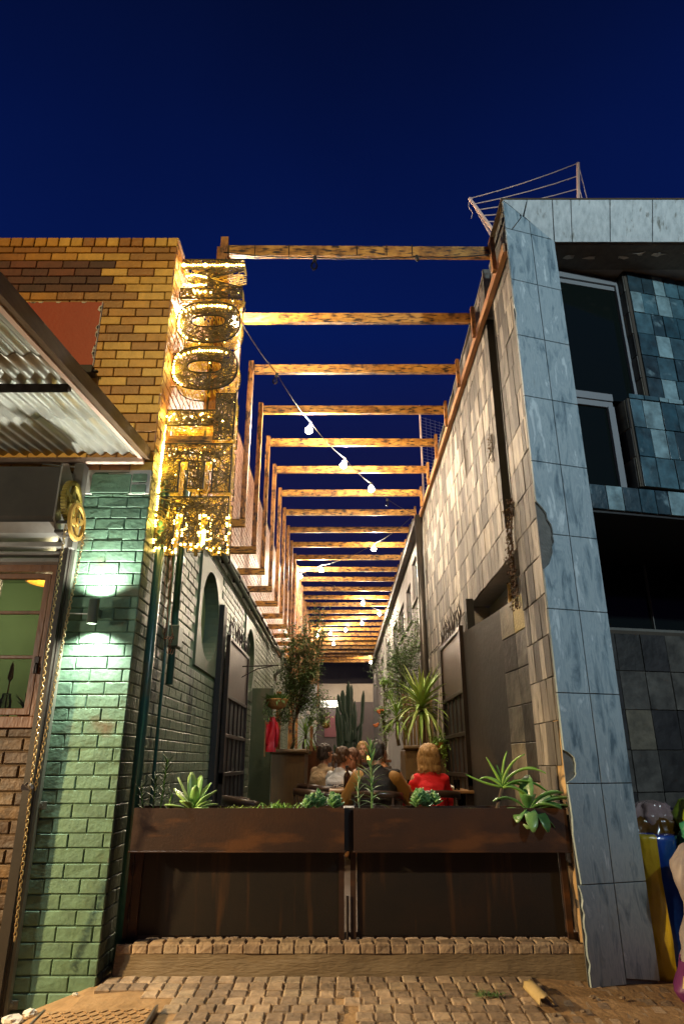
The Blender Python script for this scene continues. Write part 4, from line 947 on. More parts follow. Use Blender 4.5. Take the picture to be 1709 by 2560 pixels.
o_ = g.build('hanging_rod', M['dark_rod'], SG); o_.location = (0, 0, Z0)
g = MB(); g.bbox(.02,.40,.21,.25,1.02,1.12,.004); g.bbox(.26,.36,.205,.24,.9,2.1,.004); g.bbox(.02,.40,.21,.25,1.93,2.03,.004); o_ = g.build('backing_board', M['char_wood'], SG); o_.location = (0, 0, Z0)

# ================================================================== gate, planters, plinth
t = thing('plinth', 'low concrete plinth with a brick edge under the rusty gate', 'plinth')
g = MB(); g.grid(lambda a, b_: (-1.40+2.94*a, 4.80-.03*(1-b_)+.014*noise.noise(V((a*8,b_*2,5))), .0+.172*b_), 60, 4); g.box(-1.40,1.54,4.81,5.1,-.1,.171); g.build('concrete_step', M['concrete'], t)
g = MB(); x = -1.40
while x < 1.5: wd = R.uniform(.092,.108); g.frust((x,4.812,.171),(1,0,0),(0,0,1),(0,-1,0),wd-.006,.052,.018,.006,jz=.006); x += wd
g.build('brick_edge', M['cobble'], t)
g = MB()
for r_ in range(3):
    x = -1.30 + (.04 if r_ % 2 else 0)
    while x < 1.46: wd = R.uniform(.092,.108); g.frust((x,4.80+.105*r_,.208),(1,0,0),(0,1,0),(0,0,1),min(wd-.006,1.48-x),.098,.022+R.uniform(0,.004),.010,jz=.006); x += wd
g.build('paver_top', M['cobble'], t)
G = thing('steel_gate', 'low double gate of dark rusty steel sheet across the alley entrance', 'gate', (0, 4.92, .225))
for (a, b_) in ((-1.36, .02), (.05, 1.46)): MB().bbox(a+.05, b_-.03, .0, .006, .02, .72, .001).build('gate_panel', M['corten_dark'], G)
for (a, b_) in ((-1.42,-1.37),(-1.365,-1.31),(-.02,.015),(.055,.09),(1.44,1.475)): MB().bbox(a, b_, -.02, .03, .0, .72, .003).build('gate_post', M['corten'], G)
for (a, b_) in ((-1.31,-.02),(.09,1.44)):
    MB().bbox(a, b_, -.012, .02, .685, .72, .003).build('gate_rail', M['corten'], G)
MB().tube([(.035,-.03,-.015),(.035,-.03,.25)], .009, 8).build('drop_bolt', M['dark_iron'], G)
for z in (.12,.36,.6): MB().tube([(-1.368,-.024,z),(-1.368,-.024,z+.07)], .010, 8).build('hinge', M['dark_iron'], G)
def planter(x0, x1, label):
    t = thing('planter_box', label, 'planter', (x0, 4.75, .745)); W2 = x1-x0
    g = MB(); th = .006
    g.add([(0,.0,0),(W2,.0,0),(W2,-.0,.255),(0,-.0,.255),(0,.25,0),(W2,.25,0),(W2,.25,.255),(0,.25,.255)], [(0,1,2,3),(5,4,7,6),(1,5,6,2),(4,0,3,7),(0,4,5,1)])
    g.add([(th,th,.01),(W2-th,th,.01),(W2-th,th,.255),(th,th,.255),(th,.25-th,.01),(W2-th,.25-th,.01),(W2-th,.25-th,.255),(th,.25-th,.255)], [(3,2,1,0),(6,7,4,5),(2,6,5,1),(7,3,0,4)])
    g.add([(0,0,.255),(W2,0,.255),(W2-th,th,.255),(th,th,.255),(W2,.25,.255),(0,.25,.255),(W2-th,.25-th,.255),(th,.25-th,.255)], [(0,1,2,3),(4,5,7,6),(1,4,6,2),(5,0,3,7)])
    g.build('box', M['corten'], t)
    MB().grid(lambda a, b_: (th+(W2-2*th)*a, th+(.25-2*th)*b_, .225+.014*noise.noise(V((a*14,b_*4,1)))), 60, 8).build('soil', M['soil'], t)
    MB().bbox(-.008, W2+.008, -.010, .0, -.006, .004, .002).build('lip', M['corten'], t)
    return t
planter(-1.36, .015, 'left rusty steel planter box hanging on the street side of the gate')
planter(.075, 1.465, 'right rusty steel planter box hanging on the street side of the gate')
tag(MB().bbox(.015,.075,4.80,5.0,.74,1.0).build('gate_bracket', M['black']), 'black upright bracket in the gap between the two rusty planters', 'bracket')

def soil_z(): return .97
def plant(name, label, cat, loc_, **k): return thing(name, label, cat, loc_, R.uniform(0,.3))
# spiky stems at the far left
t = plant('spiky_plant', 'tall thin spiky plant at the left end of the left planter', 'plant', (-1.25,4.87,.96)); st = MB(); lf = MB()
for (dx, dy, h, ln) in ((.03,0,.34,0.02),(-.08,.02,.16,-.03),(.08,-.02,.12,.02),(-.02,.03,.22,0)):
    P = [V((dx+ln*q/6, dy, h*q/6)) for q in range(7)]; st.tube(P, .005, 5)
    n = int(h*130)
    for q in range(n):
        f_ = .15 + .85*q/n; p = V((dx+ln*f_, dy, h*f_)); a = q*2.4; lf.blade(p, (math.cos(a), math.sin(a), .55+f_), R.uniform(.06,.10), .011, .45, seg=3)
st.build('stem', M['bright_leaf'], t); lf.build('leaf', M['spiky_leaf'], t)
# big paddle succulent
t = plant('paddle_succulent', 'large pale green paddle leaf succulent in the left planter', 'plant', (-1.00,4.86,.965)); lf = MB()
for (a, up, L_, wd, dr) in ((1.5,1.0,.15,.08,.1),(6.1,.7,.14,.085,.3),(.2,.35,.17,.085,.2),(3.4,.3,.19,.09,.15),(2.7,.9,.20,.075,0),(1.9,2.4,.25,.07,-.1),(1.2,2.0,.23,.07,-.1),(.6,1.3,.21,.08,0),(5.3,.3,.14,.08,.5),(4.4,.5,.15,.085,.4),(3.0,1.7,.24,.055,-.1),(5.9,.9,.17,.085,.1),(4.9,1.8,.17,.06,0),(.0,.9,.20,.09,.1),(3.7,.9,.16,.08,.1)):
    lf.blade((0,0,.01), (math.cos(a), math.sin(a)*.6, up), L_, wd, dr, seg=8, shape='paddle', fold=.12)
lf.build('leaf', M['paddle_leaf'], t, smooth=True, solid=.006)
# low plants
t = plant('sedum_mat', 'low yellow green ground cover between the paddle and grassy plants', 'plant', (-.66,4.86,.975)); lf = MB()
for q in range(420): a = R.random()*6.28; p = (R.gauss(0,.07), R.gauss(0,.03), abs(R.gauss(0,.008))); lf.blade(p, (math.cos(a), math.sin(a), 1.2), .022, .008, .3, seg=2)
lf.build('foliage', M['sedum'], t)
t = plant('grassy_succulent', 'small tufted narrow leaf succulent in the left planter', 'plant', (-.42,4.86,.97)); lf = MB()
for q in range(90): a = R.random()*6.28; c0 = (R.gauss(0,.07), R.gauss(0,.03), .0); lf.blade(c0, (math.cos(a), math.sin(a), R.uniform(.7,2.2)), R.uniform(.05,.09), .011, .3, seg=3, fold=.3)
lf.build('leaf', M['bright_leaf'], t)
def rosettes(name, label, loc_, sx, h, n, matn):
    t = plant(name, label, 'plant', loc_); lf = MB()
    for q in range(n):
        c0 = V((R.uniform(-sx,sx), R.uniform(-.07,.07), 0)); hh = h*(.45+.5*R.random())*(1-.35*abs(c0.x/sx)); c0.z = hh*.5
        for k in range(15):
            a = k*2.4; lv = k/15; lf.blade(c0 + V((0,0,lv*.025)), (math.cos(a)*(1.1-lv*.8), math.sin(a)*(1.1-lv*.8), .35+1.6*lv), R.uniform(.05,.068), R.uniform(.030,.038), -.25, seg=5, shape='paddle', fold=.18)
    lf.build('leaf', M[matn], t, smooth=True, solid=.004); return t
rosettes('jade_succulent', 'bushy round leaved succulent left of the gap between the planters', (-.14,4.86,.965), .105, .14, 13, 'jade_leaf')
rosettes('rosette_succulent', 'blue green rosette succulent in front of the red coated person', (.545,4.86,.965), .085, .17, 12, 'jade_leaf')
t = plant('lily_stem', 'tall lily like stem with narrow drooping leaves beside the planter gap', 'plant', (.20,4.87,.96)); st = MB(); lf = MB()
st.tube([(0,0,0),(.004,0,.15),(-.004,0,.30),(.0,0,.44)], [.008,.007,.006,.003], 6); st.tube([(-.08,.02,0),(-.09,.02,.12),(-.085,.02,.24)], .004, 5)
for q in range(34): f_ = q/34; a = q*2.4; lf.blade((0,0,.05+.38*f_), (math.cos(a), math.sin(a)*.7, .5+1.6*f_), R.uniform(.11,.17)*(1.1-.4*f_), .016, 1.1-.7*f_, seg=6, fold=.25)
for q in range(16): f_ = q/16; a = q*2.4; lf.blade((-.085,.02,.04+.2*f_), (math.cos(a), math.sin(a)*.7, .8+f_), .08, .010, .6, seg=4, fold=.2)
st.build('stem', M['lily_leaf'], t); lf.build('leaf', M['lily_leaf'], t)
t = plant('moss_tuft', 'tiny green sprout in the middle of the right planter', 'plant', (.86,4.86,.975)); lf = MB()
for q in range(90): a = R.random()*6.28; lf.blade((R.gauss(0,.025), R.gauss(0,.02), 0), (math.cos(a), math.sin(a), 1.2), .03, .010, .3, seg=2)
lf.build('foliage', M['sedum'], t)
t = plant('leaning_aloe', 'aloe with long toothed curving arms on a leaning stem in the right planter', 'plant', (1.03,4.86,.965)); t.rotation_euler = (0,0,0); lf = MB(); st = MB()
st.tube([(0,0,0),(.03,0,.09),(.055,0,.16)], [.014,.012,.012], 7)
for (dx, dz, L_, dr, wd) in ((-.55,1.0,.22,-.1,.030),(-1.0,.10,.26,-.45,.028),(.25,1.0,.28,1.4,.032),(.9,.7,.40,1.7,.030),(.6,1.1,.34,1.7,.030),(-.2,1.2,.15,.3,.030),(1.0,.2,.24,1.2,.030),(-.3,.5,.18,1.6,.026),(.1,1.0,.24,1.2,.030),(.5,.4,.26,1.8,.03),(.8,1.2,.30,1.2,.028),(-.6,.6,.14,.6,.026),(.35,.2,.2,2.0,.03)):
    lf.blade((.055,R.uniform(-.02,.02),.155), (dx, R.uniform(-.25,.1), dz), L_, wd, dr, seg=9, fold=.35)
st.build('stem', M['bark'], t); lf.build('leaf', M['bright_leaf'], t, smooth=True, solid=.008)
t = plant('broad_leaf_plant', 'broad floppy leaved plant spilling over the right end of the right planter', 'plant', (1.24,4.85,.965)); t.rotation_euler = (0,0,0); lf = MB()
for (dx, dy, dz, L_, wd, dr) in ((.6,-.2,1,.28,.11,1.2),(1,-.2,.35,.30,.115,.4),(1,.1,.8,.26,.12,.6),(-.4,-.5,.5,.20,.08,1.8),(-.8,-.2,.5,.24,.10,1.5),(-.1,-.8,.8,.25,.08,2.6),(.35,-.8,.7,.24,.08,2.4),(.1,.1,1.2,.24,.11,.9),(-.6,0,1.0,.26,.07,1.6),(.9,-.6,.3,.20,.10,1.4),(-.25,-.7,.3,.16,.07,2.2),(.5,-.4,.5,.24,.12,1.0),(.0,-.3,.9,.18,.09,1.6),(.75,-.1,.6,.33,.10,.8)):
    lf.blade((0,0,.0), (dx, dy, dz), L_, wd, dr, seg=8, shape='paddle', fold=.2)
lf.build('leaf', M['jade_leaf'], t, smooth=True, solid=.004)

# ================================================================== folded gate leaves inside the alley
def yard_gate(x, y0, y1, z1, label, side):
    t = thing('iron_gate', label, 'gate', (x, y0, .27)); W2 = y1-y0; H = z1-.27
    for (a, b_) in ((0,.05),(W2-.05,W2)): MB().bbox(-.025,.025,a,b_,0,H,.004).build('stile', M['dark_iron'], t)
    for z in (.02,.42,.86,1.28,1.72,H-.05): MB().bbox(-.02,.02,.05,W2-.05,z,z+.045,.004).build('rail', M['dark_iron'], t)
    n = 5
    for k in range(1, n): MB().tube([(0,.05+(W2-.1)*k/n,.02),(0,.05+(W2-.1)*k/n,1.72)], .011, 6).build('bar', M['dark_iron'], t)
    MB().bbox(-.004,.004,.05,W2-.05,1.765,H-.05,.001).build('sheet_panel', M['gate_iron'], t)
    MB().bbox(-.010*side-.004,-.010*side+.004,.05,W2-.05,.02,1.76,.001).build('shade_sheet', M['black'], t)  # black sheet added so the space behind the bars stays dark
    sp_ = MB()
    for k in range(26):
        y = .02+(W2-.04)*k/25; h = R.uniform(.16,.32); sp_.tube([(R.uniform(-.02,.02),y,H),(R.uniform(-.02,.02),y+R.uniform(-.02,.02),H+h*.6),(R.uniform(-.04,.04),y+R.uniform(-.04,.04),H+h)], [.006,.010,.002], 4)
    sp_.build('spikes', M['dark_iron'], t)
    MB().bbox(-.03,.03,.0,.06,.78,.9).build('lock_box', M['dark_iron'], t); MB().tube([(-.05*side,.02,.62),(-.05*side,.3,.62)], .012, 8).build('handle', M['steel'], t)
    return t
yard_gate(-1.36, 8.0, 9.75, 2.72, 'black iron gate leaf folded open against the green alley wall', 1)
yard_gate(1.33, 7.40, 8.95, 2.72, 'black iron gate leaf folded open against the slate wall on the right', -1)
tag(MB().bbox(-1.463,-1.40,7.82,8.02,.26,3.05).build('gate_jamb', M['black']), 'black jamb post beside the folded gate leaf on the green wall', 'post')
tag(MB().bbox(1.385,1.47,7.30,7.42,.26,3.0).build('gate_jamb', M['black']), 'black jamb post beside the folded gate leaf on the slate wall', 'post')

# ================================================================== people
def solidify_voxels(name, mb, mt, parent, vox=.012, smooth=2):
    me = bpy.data.meshes.new(name + '_raw'); me.from_pydata(mb.v, [], mb.f); me.update()
    o = bpy.data.objects.new(name + '_raw', me); col.objects.link(o)
    r = o.modifiers.new('r', 'REMESH'); r.mode = 'VOXEL'; r.voxel_size = vox; r.use_smooth_shade = True
    sm = o.modifiers.new('s', 'SMOOTH'); sm.iterations = smooth; sm.factor = .5
    dg = bpy.context.evaluated_depsgraph_get(); dg.update()
    me2 = bpy.data.meshes.new_from_object(o.evaluated_get(dg)); me2.name = name; bpy.data.objects.remove(o)
    me2.materials.clear(); me2.materials.append(mt); me2.polygons.foreach_set('use_smooth', [True]*len(me2.polygons))
    n = bpy.data.objects.new(name, me2); col.objects.link(n); n.parent = parent; return n
def caps(mb, p, q, r0, r1, n=10):
    p, q = V(p), V(q); d = (q-p); m = 5
    mb.sphere(p, r0, n, 7); mb.sphere(q, r1, n, 7); mb.tube([p.lerp(q, i/m) for i in range(m+1)], [r0+(r1-r0)*i/m for i in range(m+1)], n)
def person(label, loc_, rz, top, hair, hair_style='short', lean=.06, turn=0, nod=0, sc_=.93, arms=((.12,.40,.76),(-.12,.40,.76)), extra=None, width=1.0):
    t = thing('person', label, 'person', loc_, rz); t.scale = (sc_,)*3
    pel = V((0,0,.50)); ch = V((0,lean*.55,.80)); nb = V((0,lean,1.0)); hd = V((0,lean+.045+nod*.05,1.165-nod*.02))
    Rm = Matrix.Rotation(turn, 3, 'Z') @ Matrix.Rotation(-nod*.4, 3, 'X')
    def H(x, y, z): return hd + Rm @ V((x, y, z))
    sh = [V((s*.175*width, lean*.95, .955)) for s in (1,-1)]; wr = [V(a) for a in arms]; el = []
    for i, s in enumerate((1,-1)): el.append(V((s*.27*width, (sh[i].y+wr[i].y)*.5-.02, .70)))
    b = MB()
    b.sphere(pel, (.15,.11,.13)); b.sphere((pel+ch)/2, (.135,.10,.18)); b.sphere(ch, (.155,.105,.17)); b.sphere(nb-V((0,0,.06)), (.14,.075,.075)); caps(b, nb-V((0,0,.03)), hd-V((0,.015,.05)), .058, .052)
    # head: skull, jaw, nose, brow, lips, ears
    b.sphere(H(0,-.012,.035), (.074,.092,.082), 16, 11); b.sphere(H(0,.03,-.045), (.055,.060,.062), 14, 9); b.sphere(H(0,.068,-.085), (.028,.022,.022))
    b.tube([H(0,.082,.022), H(0,.104,-.018), H(0,.086,-.026)], [.009,.015,.010], 8); b.sphere(H(0,.078,.032), (.05,.014,.010))
    b.sphere(H(0,.083,-.055), (.024,.012,.009)); 
    for s in (1,-1): b.sphere(H(s*.076,-.005,0), (.010,.020,.032)); b.sphere(H(s*.038,.062,-.02), (.022,.02,.024))
    for i, s in enumerate((1,-1)):
        caps(b, sh[i], el[i], .046, .036); caps(b, el[i], wr[i], .036, .024)
        d = (wr[i]-el[i]).normalized(); sd = d.cross(V((0,0,1))).normalized()*s; pm = wr[i] + d*.05; b.sphere(wr[i]+d*.045, (.034,.042,.018))
        caps(b, wr[i], pm, .024, .028)
        for f, (o_, L_) in enumerate(((-.028,.062),(-.010,.074),(.009,.070),(.027,.055))):
            r0 = wr[i] + d*.082 + sd*o_; k1 = r0 + d*L_*.5 + V((0,0,-.004)); k2 = k1 + d*L_*.4 - V((0,0,.020)); b.tube([r0 - d*.02, r0, k1, k2], [.010,.0095,.009,.0065], 6)
        b.tube([wr[i]+d*.02, wr[i]+d*.05 - sd*.036, wr[i]+d*.085 - sd*.044], [.013,.012,.008], 6)
    for s in (1,-1):
        hip, kn_, an = V((s*.09,.02,.47)), V((s*.12,.43,.50)), V((s*.12,.40,.09))
        caps(b, hip, kn_, .075, .055); caps(b, kn_, an, .055, .038); caps(b, an, an + V((0,.13,-.05)), .036, .028)
    solidify_voxels('body', b, M['skin'], t, .0115)
    # eyes
    for s in (1,-1):
        e = MB(); e.sphere(H(s*.030,.079,.010), (.010,.006,.006), 8, 6); e.build('eye', M['cable'], t, smooth=True)
    c = MB(); c.sphere(pel, (.18,.15,.14)); c.sphere((pel+ch)/2, (.165*width,.13,.20)); c.sphere(ch, (.185*width,.135,.18), 16, 9); c.sphere(nb-V((0,0,.055)), (.165*width,.095,.07), 14, 9)
    c.tube([nb-V((0,0,.06)), nb+V((0,.0,.012)), nb+V((0,.005,.035))], [.088,.070,.066], 14)
    for i, s in enumerate((1,-1)): caps(c, sh[i]-V((s*.02,0,.01)), el[i], .066, .054); caps(c, el[i], wr[i]-(wr[i]-el[i]).normalized()*.01, .054, .038)
    if extra == 'coat': c.sphere(pel-V((0,.02,.10)), (.21,.17,.16))
    tp = solidify_voxels('jacket', c, M[top], t, .013, 3)
    for v_ in tp.data.vertices: v_.co += v_.normal*.016*noise.noise(V((v_.co.x*9, v_.co.y*9, v_.co.z*16)))
    if extra == 'vest':   # tan sleeves over a dark back
        c = MB()
        for i, s in enumerate((1,-1)): caps(c, sh[i]-V((s*.03,.02,.05)), el[i]-V((0,.02,0)), .088, .078); caps(c, el[i], wr[i], .072, .045)
        solidify_voxels('sleeve', c, M['sleeve_tan'], t, .013, 3)
    l = MB()
    for s in (1,-1):
        hip, kn_, an = V((s*.09,.02,.47)), V((s*.12,.43,.50)), V((s*.12,.40,.10)); caps(l, hip, kn_, .09, .068); caps(l, kn_, an, .066, .05)
    l.sphere(pel-V((0,0,.03)), (.165,.13,.11)); solidify_voxels('trousers', l, M['trousers'], t, .014, 2)
    h = MB(); h.sphere(H(0,-.025,.055), (.088,.098,.085), 18, 11, .03); h.sphere(H(0,-.055,.0), (.080,.068,.082), 14, 9, .03)
    for s in (1,-1): h.sphere(H(s*.062,-.025,.0), (.026,.052,.055))
    if hair_style == 'bob':
        h.sphere(H(0,-.03,.05), (.108,.115,.095), 18, 11, .04); h.sphere(H(0,-.05,-.03), (.112,.085,.105), 18, 11, .05)
        for s in (1,-1): h.sphere(H(s*.088,-.015,-.03), (.035,.065,.10), 10, 8, .06)
        for k in range(9): a = math.pi*(.0+k/8); h.sphere(H(.095*math.cos(a), -.045-.06*math.sin(a), -.11), (.03,.03,.04), 8, 6, .1)
    if hair_style == 'long':
        h.sphere(H(0,-.07,-.06), (.095,.06,.12), 14, 9, .05); h.sphere(H(0,-.10,-.17), (.085,.045,.13), 14, 9, .05)
        for s in (1,-1): h.sphere(H(s*.075,-.02,-.06), (.03,.05,.12), 10, 8, .06)
    if hair_style == 'bun': h.sphere(H(0,-.115,-.005), (.034,.045,.045), 10, 8, .1); h.tube([H(0,-.12,-.02), H(.01,-.135,-.08), H(0,-.12,-.15)], [.026,.022,.008], 8)
    ho = solidify_voxels('hair', h, M[hair], t, .008, 1)
    for v_ in ho.data.vertices:
        n0 = noise.noise(V((v_.co.x*70, v_.co.y*70, v_.co.z*12))); v_.co += v_.normal*n0*.011
    hs = MB(); vv = ho.data.vertices; nv_ = len(vv)
    for k in range(420):
        v_ = vv[R.randrange(nv_)]; n0 = v_.normal; d = (n0*.35 + V((0,-.15,-1)) + V((R.gauss(0,.25), R.gauss(0,.25), 0))); hs.blade(v_.co + n0*.001, d, R.uniform(.03,.07), .0035, .2, seg=3, side=n0.cross(d))
    hs.build('hair_strand', M[hair], ho, kind='stuff')
    return t
FZ = .27
person('person in a bright red coat with a blond bob sitting with back to the camera', (.885,7.12,FZ-.06), rad(4), 'coat_red', 'hair_blond', 'bob', lean=.05, sc_=.96, extra='coat', width=.90)
person('person in a grey and white patterned knitted sweater with tied up brown hair', (-.09,8.35,FZ-.04), rad(-42), 'knit_pattern', 'hair_brown', 'bun', lean=.10, turn=rad(-20), nod=.4, sc_=.95)
person('person with short dark hair in a beige sweater at the far left of the table', (-.30,9.15,FZ-.02), rad(-48), 'knit_beige', 'hair_dark', 'short', lean=.08, turn=rad(-10), sc_=.97, width=1.05)
person('person with long auburn hair in a brown top behind the tall lily stem', (.20,8.95,FZ-.02), rad(150), 'knit_brown', 'hair_auburn', 'long', lean=.08, nod=.6, sc_=.93)
person('person with dark hair and wide tan sleeves over a black top nearest the planter', (.33,6.95,FZ+.03), rad(-8), 'coat_black', 'hair_dark', 'short', lean=.08, nod=.3, sc_=.92, extra='vest', width=1.25)
person('person in a dark top with short auburn hair leaning over the table on the right', (.66,8.45,FZ-.02), rad(75), 'coat_dark', 'hair_auburn', 'short', lean=.14, turn=rad(15), nod=1.2, sc_=.95, arms=((.10,.38,.80),(-.06,.24,.98)))
person('small distant person with fair hair glowing under the far lights', (.34,11.6,FZ+.04), rad(178), 'coat_dark', 'hair_blond', 'short', lean=.05, sc_=1.0)

# ================================================================== tables and chairs
def table(label, x, y, w_, d_, h=.74, group='wooden tables'):
    t = thing('table', label, 'table', (x, y, FZ), 0, group)
    MB().bbox(-w_/2, w_/2, -d_/2, d_/2, h-.03, h, .006).build('tabletop', M['table_wood'], t)
    for (sx, sy) in ((1,1),(1,-1),(-1,1),(-1,-1)): MB().bbox(sx*(w_/2-.06)-.025, sx*(w_/2-.06)+.025, sy*(d_/2-.06)-.025, sy*(d_/2-.06)+.025, 0, h-.03).build('leg', M['dark_iron'], t)
    return t
table('wooden table nearest the right gate leaf with napkin and glass', .98, 7.72, .76, .70)
table('long wooden table between the seated people on the left', .17, 8.0, .62, .80)
table('wooden table behind the seated group', .2, 9.6, .8, .8)
ch0 = None
def chair(x, y, rz, label, s_=1.0):
    global ch0
    if ch0 is None:
        t = thing('chair', label, 'chair', (x, y, FZ), rz, 'dark leather dining chairs')
        MB().lathe((0,.0,.43), [(0,0),(.19,0),(.21,.02),(.20,.05),(0,.06)], 24).build('seat', M['leather'], t, smooth=True)
        g = MB(); n = 18; pr = [(-math.pi*.5 + (k/n-.5)*math.pi*1.05) for k in range(n+1)]
        P = [V((.235*math.cos(a), .225*math.sin(a)+.0, .70 + .035*math.sin((k/n)*math.pi))) for k, a in enumerate(pr)]
        vs = []
        for p in P:
            o_ = V((p.x, p.y, 0)).normalized(); vs += [p+o_*.016+V((0,0,.030)), p+o_*.022-V((0,0,.03)), p-o_*.014-V((0,0,.035)), p-o_*.016+V((0,0,.028))]
        fs = [(k*4+j, k*4+(j+1)%4, k*4+4+(j+1)%4, k*4+4+j) for k in range(n) for j in range(4)] + [(0,1,2,3), (n*4+3,n*4+2,n*4+1,n*4)]
        g.add(vs, fs); g.build('backrest', M['leather'], t, smooth=True)
        for s in (1,-1):
            MB().tube([(s*.17,.17,0),(s*.18,.16,.3),(s*.205,.06,.46),(s*.235,.03,.70)], .013, 8).build('leg', M['leather'], t, smooth=True)
            MB().tube([(s*.17,-.19,0),(s*.15,-.15,.45),(s*.16,-.18,.70)], .013, 8).build('leg', M['leather'], t, smooth=True)
        ch0 = t; return t
    t = copy_tree(ch0); t.location = (x, y, FZ); t.rotation_euler = (0,0,rz); t['label'] = label; return t
chair(-.72, 5.80, rad(-75), 'empty dark chair with a curved back just behind the left planter')
chair(-.15, 8.25, rad(-42), 'dark chair under the person in the patterned sweater')
chair(-.32, 9.05, rad(-48), 'dark chair under the person in the beige sweater')
chair(.90, 7.03, rad(4), 'dark chair with curved back around the red coated person')
chair(.34, 6.95, rad(-8), 'dark chair under the person with wide tan sleeves')
chair(.70, 8.45, rad(75), 'dark chair under the person leaning over the table')
chair(-.26, 7.45, rad(-60), 'empty dark chair with armrest left of the brown bottle')
chair(.22, 9.05, rad(150), 'dark chair under the long haired person behind the lily stem')
chair(.34, 11.65, rad(178), 'dark chair under the small distant person')
TZ = FZ+.74
t = thing('bottle', 'brown glass bottle standing on the table beside the tan sleeved person', 'bottle', (.055,7.62,TZ))
MB().lathe((0,0,0), [(0,0),(.036,0),(.038,.01),(.038,.125),(.030,.155),(.014,.175),(.013,.215),(.016,.217),(.016,.235),(0,.235)], 20).build('bottle_body', M['brown_glass'], t, smooth=True)
MB().lathe((0,0,.218), [(.017,0),(.018,.02),(.0,.022)], 14).build('cap', M['cable'], t)
t = thing('candle', 'burning candle in a small glass beside the red coated person', 'candle', (.625,7.62,TZ))
MB().lathe((0,0,0), [(0,0),(.03,0),(.034,.07),(.031,.07),(.027,.006),(0,.006)], 18).build('candle_glass', GLC, t, smooth=True)
MB().lathe((0,0,.008), [(0,0),(.024,0),(.024,.028),(0,.026)], 14).build('wax', M['napkin'], t)
MB().lathe((0,0,.04), [(0,0),(.007,.008),(.008,.016),(.003,.032),(0,.042)], 10).build('flame', M['amber'], t, smooth=True)
lamp('candle_flame', 'POINT', (.625,7.60,TZ+.09), 4.5, (1,.50,.16), .012)
tag(MB().tube([(.655,7.60,TZ+.02),(.61,7.60,TZ+.075)], .004, 5).build('candle_flame_far', M['cable'])) if False else None
for (x, y, lb) in ((1.20,7.50,'clear drinking glass on the right table beside the napkin'), (.72,7.56,'low clear glass on the table left of the red coated person')):
    t = thing('drinking_glass', lb, 'glass', (x, y, TZ)); MB().lathe((0,0,0), [(0,0),(.030,0),(.036,.10),(.033,.10),(.028,.012),(0,.012)], 18).build('glass_body', GLC, t, smooth=True)
g = MB(); g.grid(lambda a, b_: (1.04+.15*a + .012*noise.noise(V((a*5,b_*4,0))), 7.50+.07*b_, TZ+.005+.07*abs(math.sin(a*5+1))*(1-a*.55)*(.5+.5*math.sin(b_*3)) + .05*(1-abs(a-.25)*2.4 if abs(a-.25) < .4 else 0)), 18, 8)
tag(g.build('napkin', M['napkin'], smooth=True, solid=.003), 'crumpled white napkin on the right table', 'napkin')
for (x, y, z) in ((.30,11.2,1.42),):
    t = thing('tea_light', 'small amber tea light glowing on the far table', 'candle', (.42,10.9,1.32)); MB().lathe((0,0,0), [(0,0),(.03,0),(.03,.05),(0,.05)], 12).build('candle_glass', M['amber'], t)
tag(MB().bbox(.15,.75,10.8,11.1,1.28,1.32).build('shelf', M['rust_box']), 'narrow far table holding the amber tea light', 'table')

